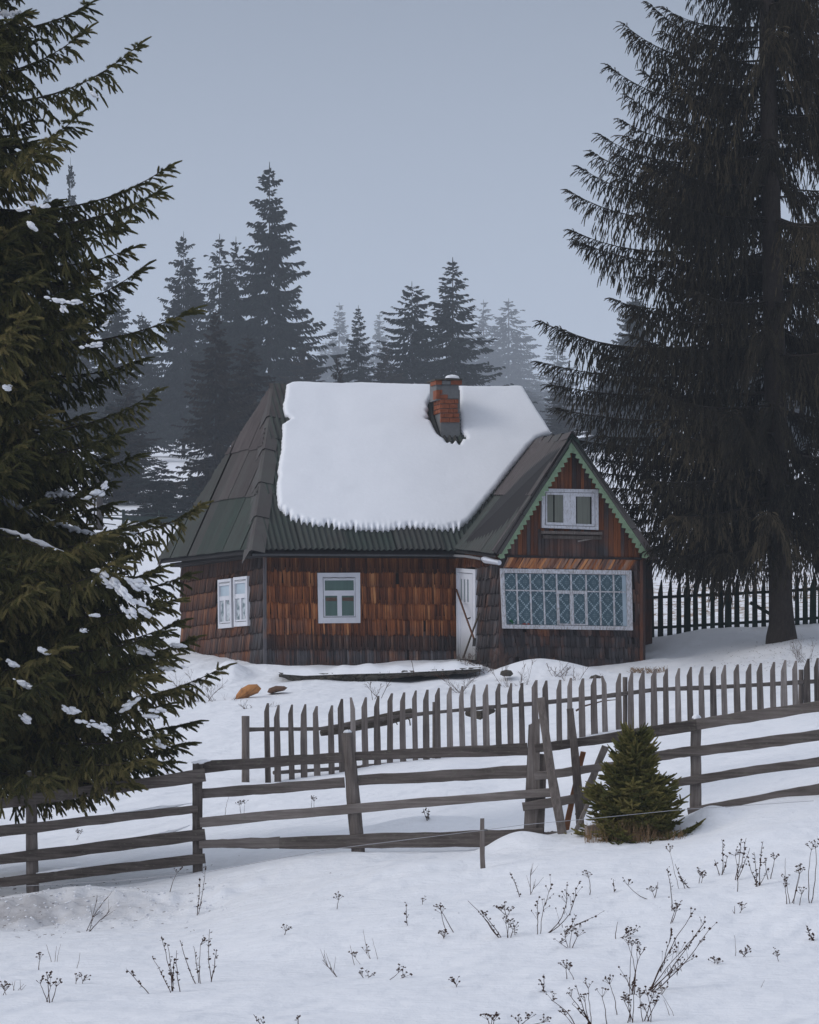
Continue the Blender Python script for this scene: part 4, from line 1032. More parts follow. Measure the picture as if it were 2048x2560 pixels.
mb = MB(); p = W(1211, 2075, 44.55); mb.tube([p, p + np.array([.03, -.03, .0])], .012, 6); mb.build('insulator', M['black_metal'], stake)
wp = [(-60, 2222, 44.9), (300, 2202, 44.8), (520, 2180, 44.7), (820, 2124, 44.6), (1206, 2076, 44.5), (1311, 2062, 44.6), (1495, 2045, 45.0), (1706, 2024, 45.4), (2100, 1998, 46)]
mb = MB(); pts = []
for a, b in zip(wp[:-1], wp[1:]):
    for i in range(6):
        t_ = i / 6; q = W(*[a[k] + (b[k] - a[k]) * t_ for k in range(3)]); pts.append(q)
mb.tube(pts, .0030, 5); o = mb.build('fence_wire', M['wire']); tag(o, 'thin pale electric fence wire strung past the stake and across the young spruce', 'wire')

# ------------------------------------------------------------------ picket fence
pick = empty('picket_fence', W(1300, 1890, 66)); tag(pick, 'grey wooden picket fence with slant cut tips crossing the slope below the house', 'fence')
PK = [(667, 1760, 1952), (692, 1762, 1950), (726, 1762, 1945), (757, 1762, 1942), (791, 1762, 1941), (827, 1764, 1938), (852, 1750, 1936), (881, 1746, 1934), (911, 1743, 1937), (942, 1738, 1935), (973, 1734, 1925), (1006, 1730, 1923), (1036, 1727, 1919), (1063, 1723, 1919), (1093, 1720, 1918), (1123, 1717, 1911), (1154, 1715, 1904), (1184, 1713, 1903), (1214, 1711, 1908), (1245, 1710, 1900), (1274, 1708, 1898)]
cx_ = [210, 275, 335, 400, 455, 515, 578, 635, 703, 762, 822, 882, 943, 1005, 1068, 1128, 1185, 1243, 1305, 1365, 1425, 1487, 1545, 1605, 1660, 1715, 1772]
cy_ = [215, 210, 205, 202, 195, 190, 184, 184, 168, 158, 152, 150, 150, 143, 140, 137, 133, 130, 125, 120, 115, 111, 105, 100, 95, 90, 86]
for a, b in zip(cx_, cy_):
    x = 1200 + a / 2.034; PK.append((x, 1600 + b / 2.034, 1897 - (x - 1300) * .115 - (3 if x > 1500 else 0)))
def PY(px): return 64.6 + (px - 667) / 1380 * 6.0
PK.sort(); frp = random.Random(21)
for i, (x, yt, yb) in enumerate(PK):
    Y = PY(x); wd = 16.0 * frp.uniform(.88, 1.1) / F * Y; top, bot = W(x + frp.gauss(0, 1.3), yt + frp.gauss(0, 1.5), Y), W(x + 3.2 + frp.uniform(-1, 1), yb + 10, Y); mb = MB()
    ln = np.linalg.norm(top - bot); d = (top - bot) / ln; xh = np.array([1.0, 0, 0]); c = bot
    tp = .17 * frp.uniform(.7, 1.2); sidex = .28 if i not in (28, 7) else -.28
    if 26 <= i <= 28 and frp.random() < .5: sidex = -.28
    wt = wd * .80
    P = [c - xh * wd / 2, c + xh * wd / 2, c + d * (ln * .5) + xh * wd * .48, c + d * (ln - tp) + xh * wd * .42, c + d * ln + xh * (wd * sidex + .018), c + d * ln + xh * (wd * sidex - .018), c + d * (ln - tp) - xh * wd * .42, c + d * (ln * .5) - xh * wd * .50]
    jit = [np.array([frp.uniform(-.004, .004), 0, 0]) for _ in P]
    mb.prism([p + j for p, j in zip(P, jit)], (0, .032, 0), (frp.uniform(.15, .85), .5, 0)); mb.build('picket', M['picket_wood'], pick)
def prail(pts, w, name='rail', dY=.09, tone=.5):
    mb = MB(); P = [W(x, y, PY(x) + dY) for x, y in pts]
    for a, b in zip(P[:-1], P[1:]): mb.tube([a + (b - a) * i / 6 for i in range(7)], [w / 2 / F * 68 * frp.uniform(.85, 1.15) for _ in range(7)], 7, (tone, .5, 0), .1, frp)
    return mb.build(name, M['rail_wood'], pick)
prail([(622, 1824), (800, 1822)], 10, tone=.4); prail([(800, 1822), (900, 1806), (1010, 1789), (1215, 1769), (1300, 1762)], 9, tone=.5)
prail([(1300, 1762), (1480, 1745), (1640, 1724), (1800, 1718), (2110, 1699)], 11, tone=.45); prail([(684, 1932), (780, 1926), (905, 1918)], 9); prail([(905, 1916), (1200, 1893)], 8); prail([(1780, 1824), (2110, 1812)], 9, tone=.4)
for (x, yt, yb, w_) in ((614, 1790, 1946, 20), (1087, 1755, 1915, 12), (1563, 1693, 1850, 12), (2003, 1674, 1812, 13)):
    mb = MB(); Y = PY(x) + (.16 if x > 700 else 0); P0, P1 = W(x, yt, Y), W(x, yb + 10, Y)
    mb.tube([P0 + (P1 - P0) * i / 5 for i in range(6)], w_ / 2 / F * Y, 9, (.5, .5, 0), .04, frp); mb.build('post', M['post_wood'], pick)

# ------------------------------------------------------------------ dark green picket fence right of the house
gf = empty('green_picket_fence', W(1800, 1580, 92)); tag(gf, 'dark green pointed picket fence standing behind the big spruce trunk right of the house', 'fence')
xs_g = [1609, 1630, 1652, 1675, 1698, 1719, 1740, 1761, 1782, 1803, 1821, 1843, 1867, 1888, 1910, 1931, 1952, 1972, 1994, 2014, 2033, 2052, 2074]
for i, x in enumerate(xs_g):
    Y = 92; yt = 1449 - (x - 1640) * .030 + frp.uniform(-3, 2); yb = 1592 - (x - 1615) * .078; wd = (13.5 if i % 5 else 17) * frp.uniform(.85, 1.1) / F * Y
    a, b = W(x, yb + 8, Y), W(x + frp.uniform(-2, 1), yt, Y); d = b - a; xh = np.array([1., 0, 0]); mb = MB(); k = .24
    mb.prism([a - xh * wd / 2, a + xh * wd / 2, a + d * (1 - k) + xh * wd * .42, a + d + xh * (wd * .2 + .012), a + d + xh * (wd * .2 - .015), a + d * (1 - k) - xh * wd * .45], (0, .03, 0), (frp.uniform(.2, .8), .5, 0)); mb.build('picket', M['green_wood'], gf)
for (xa, ya, xb, yb) in ((1605, 1495, 2100, 1469), (1605, 1571, 2100, 1541)):
    mb = MB(); mb.beam(W(xa, ya, 92.1), W(xb, yb, 92.1), .065, .065, .05, UP, frp, 16, .06, .02, (.6, .5, 0)); mb.build('rail', M['green_wood'], gf)
mb = MB(); mb.beam(W(1876, 1506, 91.6), W(1948, 1548, 91.4), .08, .09, .03, UP, frp, 4, .05, 0, (.3, .5, 0)); o = mb.build('diagonal_board', M['green_wood']); tag(o, 'short dark board slanting down to the spruce trunk before the green fence', 'board')

# ------------------------------------------------------------------ far fence on the hillside
ff = empty('far_fence', W(330, 1310, 270)); tag(ff, 'distant dark rail fence on the snowy hillside left of the house', 'fence')
for (xa, ya, xb, yb, w_) in ((215, 1276, 306, 1277, .10), (308, 1283, 460, 1288, .06), (215, 1292, 308, 1298, .13), (306, 1294, 460, 1302, .34), (225, 1307, 290, 1312, .06), (332, 1316, 460, 1310, .09), (60, 1290, 215, 1292, .12), (215, 1287, 305, 1288, .05)):
    mb = MB(); mb.beam(W(xa, ya, 269.8), W(xb, yb, 269.8), w_, w_, .08, UP, frp, 6, .08, .05, (.3, .5, 0)); mb.build('rail', M['green_wood'], ff)
for x, yt, yb, w_ in ((309, 1274, 1312, .17), (398, 1276, 1316, .10), (150, 1276, 1322, .15)):
    mb = MB(); mb.tube([W(x, yb + 6, 270), W(x, yt, 270)], w_ / 2 * 1.3, 7); mb.build('post', M['green_wood'], ff)

# ------------------------------------------------------------------ stones, slab, log before the house
def lump(name, pts_px, Y, depth, mat, label, cat, h=None, seed=0, taper=.75):
    """a boulder: rounded solid from an outline"""
    g = random.Random(seed); c = np.mean([W(x, y, Y) for x, y in pts_px], 0); V = []; n = len(pts_px); L = 7
    for k in range(L):
        a = math.pi * k / (L - 1); sc = math.sin(a) ** .6; yy = -math.cos(a) * depth / 2
        for x, y in pts_px:
            p = W(x, y, Y) - c; V.append(c + np.array([p[0] * sc, yy, p[2] * sc]) + np.array([g.uniform(-1, 1), g.uniform(-1, 1), g.uniform(-1, 1)]) * .01)
    Fc = [(k * n + i, k * n + (i + 1) % n, (k + 1) * n + (i + 1) % n, (k + 1) * n + i) for k in range(L - 1) for i in range(n)]
    mb = MB(); mb.add(V, Fc); o = mb.build(name, M[mat], None, True); return tag(o, label, cat)
lump('boulder', [(588, 1752), (590, 1738), (602, 1722), (620, 1712), (642, 1711), (653, 1722), (646, 1732), (626, 1740), (606, 1754)], 82.4, .5, 'orange_stone', 'bright orange brown stone poking out of the snow below the house corner', 'stone', seed=1)
lump('flat_stone', [(668, 1731), (672, 1721), (690, 1715), (712, 1716), (718, 1720), (712, 1726), (692, 1730), (678, 1734)], 83.0, .4, 'brown_stone', 'low dark brown stone beside the orange stone', 'stone', seed=2)
lump('rock', [(1250, 1686), (1252, 1678), (1264, 1674), (1278, 1677), (1284, 1685), (1276, 1692), (1258, 1692)], 84.6, .3, 'stone', 'small dark mossy rock on the snow mound before the porch', 'rock', seed=3)
lump('rock', [(1472, 1696), (1478, 1690), (1490, 1686), (1502, 1690), (1506, 1696), (1490, 1698)], 84.2, .3, 'stone', 'small green grey rock right of the snow mound, behind the picket tips', 'rock', seed=4)
mb = MB(); 
tb = [(697, 1681), (760, 1686), (860, 1682), (990, 1680), (1000, 1677), (1090, 1674), (1180, 1669), (1202, 1668), (1200, 1676), (1120, 1684), (1000, 1690), (920, 1700), (860, 1699), (800, 1703), (730, 1700), (706, 1690)]
tu = [p for p in tb[:8]]; tl_ = [p for p in tb[8:]][::-1]; g = random.Random(41); N_ = 64
def li(P, x): return float(np.interp(x, [p[0] for p in P], [p[1] for p in P]))
V = []; Fc = []
for i in range(N_ + 1):
    x = 697 + 505 * i / N_; yt, yl = li(tu, x) + g.uniform(-1, .6), li(tl_, x) + 3 + g.uniform(-1.5, 2.5)
    for j in range(5): V.append(W(x + g.uniform(-1, 1), yt + (yl - yt) * j / 4, 85.28 - .06 * math.sin(j) + g.uniform(-.05, .05)))
    V.append(W(x, yt, 86.6) * np.array([1, 1, 1]) + np.array([0, 0, -.03])); V[-1][2] = V[-6][2]
for i in range(N_):
    for j in range(4): Fc.append((i * 6 + j, i * 6 + j + 1, (i + 1) * 6 + j + 1, (i + 1) * 6 + j))
    Fc.append((i * 6, (i + 1) * 6, (i + 1) * 6 + 5, i * 6 + 5))
mb.add(V, Fc)
slab_o = mb.build('stone_step', M['stone']); tag(slab_o, 'long low dark stone terrace edge under snow in front of the cottage wall', 'terrace')
def snow_sheet():
    n1, n2 = 60, 14; V = []
    for i in range(n1 + 1):
        t_ = i / n1; x = 694 + (1206 - 694) * t_; yf = float(np.interp(x, [694, 760, 860, 990, 1090, 1206], [1680, 1685, 1681, 1678, 1673, 1667])) 
        for j in range(n2 + 1):
            u = j / n2; p = W(x, yf, 85.2 + u * 2.6); h = (.10 + .045 * math.sin(i * .53) * math.sin(i * .21 + 2)) * math.sqrt(max(0, math.sin(math.pi * min(u * 2.2, .5) )))
            e_ = min(1, t_ * 9, (1 - t_) * 9); p[2] = W(x, yf, 85.2)[2] + h * e_ * (1 + .25 * math.sin(i * .31 + 1) * math.sin(i * .11)) + u * .10 + (-.04 if j == 0 else 0); V.append(p)
    Fc = np.array([(i * (n2 + 1) + j, (i + 1) * (n2 + 1) + j, (i + 1) * (n2 + 1) + j + 1, i * (n2 + 1) + j + 1) for i in range(n1) for j in range(n2)])
    me = np_mesh('terrace_snow', np.array(V), Fc, M['snow'], None, True); o = link_mesh('terrace_snow', me); tag(o, 'flat layer of snow on the long stone terrace edge', 'snow')
snow_sheet()
mb = MB(); mb.tube([W(802, 1834, 66.2), W(850, 1822, 66.3), W(900, 1812, 66.5), W(960, 1800, 66.8), W(1028, 1783, 67.2)], [.05, .085, .09, .10, .085], 9, (.5, .5, 0), .12, frp)
mb.tube([W(1015, 1792, 67.0), W(1024, 1800, 66.9), W(1026, 1814, 66.9)], .012, 5); mb.tube([W(985, 1797, 66.9), W(994, 1812, 66.9)], .010, 5)
o = mb.build('fallen_log', M['log_wood']); tag(o, 'fallen mossy log lying behind the picket fence, left of the middle', 'log')
mb = MB(); mb.tube([W(1170, 1783, 68.3), W(1200, 1789, 68.0), W(1232, 1776, 68.4)], [.06, .075, .05], 8, (.3, .5, 0), .1, frp); o = mb.build('rotten_log', M['log_wood']); tag(o, 'short dark broken log by the picket fence below the snow mound', 'log')

# ------------------------------------------------------------------ spruce trees
def nrm(a): return a / np.maximum(np.linalg.norm(a, axis=-1, keepdims=True), 1e-9)
DOWN = np.array([0, 0, -1.0])
def twig_tris(P, D, L, Rn, K, tone, rs, sag=.25, wid=.22, core=.35, fwd=.8):
    """bottle-brush twigs: K needle triangles round each twig axis, plus two core ribbons"""
    n = len(P); s = (np.arange(K)[None] + rs.uniform(0, 1, (n, K))) / K
    A = P[:, None] + D[:, None] * (L[:, None] * s)[..., None] + DOWN * (L[:, None] * sag * s ** 2)[..., None]
    T = nrm(D[:, None] + DOWN * (2 * sag * s)[..., None])
    ref = np.where(np.abs(D[:, 2:3]) > .9, np.array([[1., 0, 0]]), np.array([[0, 0, 1.]]))
    U = nrm(np.cross(T, ref[:, None])); Vv = np.cross(T, U)
    az = np.arange(K)[None] * 2.39996 + rs.uniform(0, 6.28, (n, 1)); rad = U * np.cos(az)[..., None] + Vv * np.sin(az)[..., None]
    nd = nrm(T * fwd + rad); ln = Rn[:, None] * rs.uniform(.8, 1.2, (n, K)) * (1 - .15 * s ** 3); sd = np.cross(rad, T) * (Rn[:, None] * wid * .5)[..., None]
    V = np.stack([A - sd, A + sd, A + nd * ln[..., None]], 2).reshape(-1, 3); tn = np.repeat(tone, K * 3)
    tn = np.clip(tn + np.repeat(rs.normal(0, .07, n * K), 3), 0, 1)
    if core:
        tip = P + D * (L * .97)[:, None] + DOWN * (L * sag * .94)[:, None]; mid = P + D * (L * .5)[:, None] + DOWN * (L * sag * .25)[:, None]; u0 = U[:, 0] * (Rn * core)[:, None]; v0 = Vv[:, 0] * (Rn * core)[:, None]
        C = []
        for w0 in (u0, v0): C += [P - w0 * .6, P + w0 * .6, mid - w0, P + w0 * .6, mid + w0, mid - w0, mid - w0, mid + w0, tip + w0 * .55, mid - w0, tip + w0 * .55, tip - w0 * .55]
        C = np.stack(C, 1).reshape(-1, 3); V = np.concatenate([V, C]); tn = np.concatenate([tn, np.repeat(tone * .8, 24)])
    return V, tn
def axis_curve(p0, p1, c, m=14, a=0.0, side=0.0):
    """main branch from the trunk p0 to the tip p1, sagging then turning up (c)"""
    s = np.linspace(0, 1, m); p0 = np.asarray(p0, float); p1 = np.asarray(p1, float); L = np.linalg.norm(p1 - p0)
    P = p0 + (p1 - p0) * s[:, None]; P[:, 2] -= L * c * (s - s ** 3) ; P[:, 2] += L * a * s * (1 - s)
    hd = p1 - p0; sd = np.array([-hd[1], hd[0], 0]); P += sd * (side * s * (1 - s))[:, None]
    return P
def interp3(P, t):
    m = len(P) - 1; x = np.clip(t * m, 0, m - 1e-6); i = x.astype(int); f = (x - i)[:, None]; return P[i] * (1 - f) + P[i + 1] * f
def branch(P, rs, q):
    """twigs of one main branch; q dict of sizes. returns P, D, L, tone, wood polylines"""
    L = np.linalg.norm(np.diff(P, axis=0), axis=1).sum(); t0 = q['t0']
    n = max(3, int(L * (1 - t0) / q['ds'])); t = t0 + (1 - t0) * (np.arange(n) + rs.uniform(0, 1, n)) / n; t = np.clip(t, 0, .985)
    side = np.where(np.arange(n) % 2 == 0, 1.0, -1.0); B = interp3(P, t); T = nrm(interp3(P, np.minimum(t + .04, 1)) - interp3(P, t - .04))
    S = nrm(np.cross(T, np.array([0, 0, 1.]))) * side[:, None]
    l = q['lat'] * (1 - t) ** .75 * rs.uniform(.6, 1.15, n) * np.clip((t - t0) / .15 + .35, 0, 1) + q['lmin']
    d0 = nrm(T * rs.uniform(.5, .95, (n, 1)) + S * rs.uniform(.5, 1.0, (n, 1)) + DOWN * rs.uniform(-.15, .35, (n, 1)))
    tipf = np.clip((1 - t) / .22, .08, 1); dr = q['droop'] * rs.uniform(.6, 1.3, n) * tipf
    m = np.maximum(1, (l / q['ts']).astype(int)); idx = np.repeat(np.arange(n), m); k = np.concatenate([np.arange(x) for x in m]); qq = (k + rs.uniform(.2, .9, len(k))) / m[idx]
    pos = B[idx] + d0[idx] * (l[idx] * qq)[:, None] + DOWN * (l[idx] * dr[idx] * qq ** 1.7)[:, None]
    dT = nrm(d0[idx] + DOWN * (1.7 * dr[idx] * qq ** .7)[:, None]); s2 = np.where(k % 2 == 0, 1.0, -1.0)
    lat = nrm(np.cross(dT, np.array([.01, .01, 1.]))) * s2[:, None]
    td = nrm(dT * rs.uniform(.5, 1, (len(k), 1)) + lat * rs.uniform(.2, .8, (len(k), 1)) * q.get('fan', 1.0) + DOWN * q['hang'] * rs.uniform(.2, 1.3, (len(k), 1)) * tipf[idx][:, None])
    tl = q['tl'] * rs.uniform(.6, 1.25, len(k))
    bt = np.clip(rs.normal(q.get('tone', .45), .12), 0, 1)
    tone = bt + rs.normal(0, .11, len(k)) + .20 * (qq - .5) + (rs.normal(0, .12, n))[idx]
    # ends of the side branches
    eP = B + d0 * (l * .92)[:, None] + DOWN * (l * dr * .86)[:, None]; eD = nrm(d0 + DOWN * (1.7 * dr)[:, None]); eL = q['tl'] * rs.uniform(.8, 1.3, n); eT = bt + .18 + rs.normal(0, .08, n)
    # twigs straight on the axis, leader at the tip
    na = int(L * (1 - t0 * .5) / (q['ds'] * q.get('axs', .6))); ta = np.clip(t0 * .6 + (1 - t0 * .6) * rs.uniform(0, 1, na), 0, .99); aP = interp3(P, ta); aT = nrm(interp3(P, np.minimum(ta + .04, 1)) - interp3(P, ta - .04))
    aS = nrm(np.cross(aT, np.array([0, 0, 1.]))) * rs.choice([-1., 1.], (na, 1)); aD = nrm(aT * .7 + aS * rs.uniform(.2, 1, (na, 1)) + DOWN * rs.uniform(-.35 * q.get('upt', 1), 1.0, (na, 1)) * (q['hang'] + .15) * np.where(ta > .85, .35, 1.)[:, None]); aL = q['tl'] * rs.uniform(.5, 1.0, na)
    tT = nrm(P[-1:] - P[-2:-1]); lD = np.repeat(tT, 5, 0) + rs.normal(0, .45, (5, 3)); lD[0] = tT; lD = nrm(lD); lP = np.repeat(P[-1:], 5, 0) - tT * (np.arange(5)[:, None] * q['tl'] * .28); lL = q['tl'] * np.array([1.5, .9, .9, .8, .8])
    PP = np.concatenate([pos, eP, aP, lP]); DD = np.concatenate([td, eD, aD, lD]); LL = np.concatenate([tl, eL, aL, lL]); TT = np.concatenate([tone, eT, np.full(na, bt), np.full(5, bt + .15)])
    return PP, DD, LL, np.clip(TT, 0, 1), (B, d0, l, dr)
def wood_of(P, r0, r1, sides=5):
    """tapered tube along P as quads"""
    m = len(P); T = nrm(np.gradient(P, axis=0)); U = nrm(np.cross(T, np.array([.02, .03, 1.]))); Vv = np.cross(T, U); r = np.linspace(r0, r1, m)
    a = np.arange(sides) * 2 * np.pi / sides; V = P[:, None] + (U[:, None] * np.cos(a)[None, :, None] + Vv[:, None] * np.sin(a)[None, :, None]) * r[:, None, None]
    i = np.arange(m - 1)[:, None] * sides; k = np.arange(sides)[None]; k2 = (k + 1) % sides
    return V.reshape(-1, 3), np.stack([i + k, i + k2, i + sides + k2, i + sides + k], -1).reshape(-1, 4)
def make_tree(name, base, trunk_pts, trunk_r, branches, q, mat, label, cat, group=None, seed=0, K=30, Rn=.024, sag=.25, wid=.22, brad=.02, latwood=True, core=.35, fwd=.8):
    rs = np.random.RandomState(seed); root = empty(name, base); tag(root, label, cat, group)
    WV = []; WF_ = []; off = 0
    def addw(V, Fa):
        nonlocal off
        WV.append(V); WF_.append(Fa + off); off += len(V)
    tp = np.array(trunk_pts); V, Fa = wood_of(tp, 1, 1, 12); cen = np.repeat(tp, 12, 0); rr = np.repeat(np.array(trunk_r), 12)[:, None]
    V = cen + (V - cen) * rr * (1 + .06 * rs.uniform(-1, 1, (len(V), 1)))
    tm = np_mesh('trunk', V, Fa, M['bark'], np.full((len(V), 3), .5), True); link_mesh('trunk', tm, root)
    PV = []; TN = []
    for (P, kw) in branches:
        qq = dict(q); qq.update(kw); PP, DD, LL, TT, (B, d0, l, dr) = branch(P, rs, qq)
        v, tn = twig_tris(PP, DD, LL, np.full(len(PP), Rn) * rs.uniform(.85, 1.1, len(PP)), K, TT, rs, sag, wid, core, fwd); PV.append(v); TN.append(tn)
        Lb = np.linalg.norm(P[-1] - P[0]); r0 = brad * (.5 + Lb / 3.0); addw(*wood_of(P, r0, brad * .25, 5))
        if latwood:
            s = np.linspace(0, 1, 5)
            for j in range(len(B)):
                Q = B[j] + d0[j] * (l[j] * s)[:, None] + DOWN * (l[j] * dr[j] * s ** 1.7)[:, None]; addw(*wood_of(Q, brad * .30, brad * .15, 3))
    V = np.concatenate(PV); Fa = np.arange(len(V)).reshape(-1, 3); tn = np.concatenate(TN); tone = np.stack([tn, tn, tn], 1)
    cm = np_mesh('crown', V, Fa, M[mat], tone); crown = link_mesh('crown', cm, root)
    WVv = np.concatenate(WV); wm = np_mesh('branches', WVv, np.concatenate(WF_), M['bark'], np.full((len(WVv), 3), .45)); link_mesh('branches', wm, root)
    print(name, 'tris', len(Fa)); return root

# --- big spruce on the left, trunk just outside the picture
def left_tree():
    TX, TY = -210, 48.9; rs = np.random.RandomState(4); br = []
    def tr(py, Y=TY): return W(TX, py, Y)
    spec = [(222, 9, 48.2, 60, .22), (216, 74, 48.8, 190, .30), (348, 111, 48.4, 250, .30), (200, 285, 47.4, 400, .25), (130, 350, 46.9, 440, .2), (421, 417, 48.6, 500, .28), (399, 477, 48.0, 540, .22),
            (359, 667, 48.9, 740, .35), (482, 774, 48.2, 830, .22), (60, 786, 45.9, 930, .3), (388, 981, 48.2, 1060, .25), (268, 1209, 49.2, 1220, .15), (160, 1382, 46.8, 1270, .02), (316, 1313, 47.3, 1330, .22),
            (470, 1437, 47.9, 1440, .2), (448, 1555, 47.8, 1580, .2), (480, 1597, 48.3, 1640, .2), (557, 1669, 48.6, 1700, .25), (483, 1805, 48.4, 1770, .16), (468, 1858, 48.0, 1800, .14), (430, 1905, 47.6, 1830, .10),
            (330, 1960, 47.2, 1860, .1), (240, 1975, 47.6, 1880, .1), (130, 1940, 46.4, 1860, .1), (310, 560, 48.0, 600, .2), (330, 620, 49.4, 640, .2), (350, 900, 48.8, 900, .2), (300, 1080, 47.6, 1120, .2), (340, 1140, 48.8, 1150, .2), (400, 1500, 47.2, 1560, .2), (420, 1760, 47.4, 1740, .15), (380, 1690, 47.0, 1690, .2), (440, 1500, 47.3, 1500, .15), (400, 1420, 47.6, 1430, .2), (430, 1640, 47.0, 1650, .15), (450, 1720, 47.6, 1700, .15), (400, 1840, 47.0, 1800, .12), (360, 1900, 46.8, 1840, .12), (410, 1580, 46.8, 1600, .15), (300, 1400, 46.6, 1450, .2), (250, 1340, 47.0, 1380, .2), (360, 1360, 47.8, 1380, .15), (380, 1300, 48.9, 1320, .15)]
    for (x, y, Y, ys, c) in spec:
        kw = {'tone': .62} if Y < 47.3 else {}
        br.append((axis_curve(tr(ys), W(x, y, Y), c, side=rs.uniform(-.1, .1)), kw))
    # the long snow covered branch that sinks and rises again
    pts = [tr(1200), W(-60, 1228, 48.6), W(0, 1252, 48.4), W(104, 1298, 48.3), W(180, 1325, 48.3), W(243, 1340, 48.3), W(348, 1334, 48.3), W(430, 1305, 48.3), W(499, 1266, 48.3)]
    br.append((np.array(pts), {'lat': .45, 't0': .2, 'droop': .8, 'hang': .9}))
    ry = np.array([-900, -400, 0, 300, 420, 560, 800, 1000, 1200, 1450, 1700, 1850, 1960]); rr = np.array([120, 250, 320, 340, 320, 450, 510, 500, 510, 620, 655, 650, 590])
    py = -800.0
    while py < 1900:
        reach = np.interp(py, ry, rr) / F * TY
        for k in range(3 if py < 0 else (7 if py < 1000 else 10)):
            az = rs.uniform(-40, 125) if rs.rand() < .80 else rs.uniform(125, 320); a = math.radians(az)
            L = reach * rs.uniform(.72, .98) * (1.0 if abs(az) < 70 else .9); z0 = (HZ - (py + rs.uniform(-20, 20))) / F * TY; c = rs.uniform(.12, .3)
            p0 = np.array([tr(0)[0], TY, z0]); slope = np.interp(py, [0, 800, 1900], [.12, .0, -.06]) + rs.uniform(-.08, .08)
            p1 = p0 + np.array([math.cos(a) * L, -math.sin(a) * L, L * slope]); br.append((axis_curve(p0, p1, c, side=rs.uniform(-.12, .12)), {'tone': rs.uniform(.30, .62)}))
        py += 52 if py > 0 else 110
    q = dict(t0=.22, ds=.066, lat=.60, lmin=.11, droop=.60, ts=.046, hang=.75, tl=.135)
    zt = [2300, 1800, 1200, 600, 0, -700, -1400]; rad = [.30, .24, .20, .17, .14, .10, .04]
    root = make_tree('spruce_tree', W(TX, 2215, TY), [W(TX, y, TY) for y in zt], rad, br, q, 'needles_near', 'large near olive green spruce filling the left edge with snow on some branches', 'tree', None, 8, K=32, Rn=.032, sag=.15, wid=.20, brad=.016, core=.48, fwd=.5)
    # snow lying on the branches
    mb = MB(); g = random.Random(6)
    def ridge(pts, r, lift=.0):
        mb = MB()
        P = [W(*p) + np.array([0, -.02, r * .5 + lift]) for p in pts]; Q = []
        for a, b in zip(P[:-1], P[1:]): Q += [a + (b - a) * i / 8 for i in range(8)]
        Q = [q_ + np.array([0, g.uniform(-.02, .02), g.uniform(-.012, .012)]) for q_ in Q]
        mb.tube(Q + [P[-1]], [r * (.35 + .65 * math.sin(math.pi * min(1, (i + .6) / len(Q)))) * g.choice([.45, .7, .9, 1.1, 1.5]) for i in range(len(Q) + 1)], 8, (1, 1, 1), .35, g)
        for q_ in Q[::2]: mb.blob(q_ + np.array([g.uniform(-.03, .03), -.03, g.uniform(-.05, .01)]), r * g.uniform(.4, .9), g, (1, 1, 1), .8); mb.build('snow_patch', M['tree_snow'], root, True)
    ridge([(-20, 1242, 48.3), (30, 1264, 48.3), (104, 1298, 48.2)], .045); ridge([(108, 1298, 48.2), (180, 1325, 48.2), (243, 1340, 48.2)], .040); ridge([(243, 1338, 48.2), (300, 1338, 48.2), (345, 1333, 48.2)], .022)
    ridge([(-10, 1318, 47.0), (70, 1345, 46.9), (160, 1381, 46.8)], .022); ridge([(-20, 44, 48.0), (20, 36, 48.0), (55, 32, 48.0)], .03); ridge([(115, 1240, 48.3), (150, 1236, 48.3), (185, 1240, 48.3)], .04)
    for (x, y, Y, rx, rz, t_) in ((243, 1232, 47.6, .085, .05, .3), (262, 1215, 47.6, .045, .06, .9), (237, 863, 47.4, .10, .045, 0), (235, 237, 47.9, .05, .022, -.5), (145, 752, 47.2, .11, .03, -.2), (160, 770, 47.2, .05, .07, -.8), (190, 757, 47.2, .05, .03, 0), (265, 809, 47.4, .035, .04, .5),
                           (270, 1452, 46.9, .17, .06, -.55), (296, 1472, 46.8, .13, .065, -.7), (318, 1490, 46.7, .08, .05, -.9), (248, 1430, 46.9, .09, .025, -.3), (335, 1465, 46.9, .10, .03, -.7), (340, 1455, 46.9, .12, .03, -.35), (362, 1470, 46.9, .08, .045, -.4), (325, 1532, 46.8, .09, .055, -.6), (363, 1530, 46.8, .07, .045, -.5), (350, 1508, 46.8, .10, .02, -.4), (237, 1538, 46.9, .05, .02, 0), (210, 1577, 46.9, .035, .03, 0),
                           (425, 1669, 47.4, .17, .035, .1), (440, 1613, 47.6, .11, .018, -.1), (240, 1812, 46.9, .16, .05, -.2), (262, 1822, 46.9, .08, .06, -.5), (180, 1775, 46.9, .11, .035, -.1), (165, 1772, 46.9, .05, .03, -.6), (60, 1711, 46.8, .09, .03, -.35), (35, 1660, 46.8, .06, .03, -.5), (375, 1791, 47.2, .09, .02, 0), (320, 1762, 47.2, .10, .03, .5), (75, 507, 47.5, .05, .02, -.2), (80, 565, 47.3, .07, .022, -.6), (52, 523, 47.4, .06, .03, 0),
                           (352, 1625, 47.2, .12, .035, -.3), (20, 968, 46.8, .05, .05, 0), (110, 1628, 46.8, .07, .03, -.4), (67, 1797, 46.9, .06, .05, -.6), (395, 1775, 47.2, .06, .02, 0), (112, 515, 47.4, .05, .02, 0), (390, 1855, 47.2, .10, .035, -.6)):
        c = W(x, y, Y - .12); mb = MB(); ct, st = math.cos(t_), math.sin(t_)
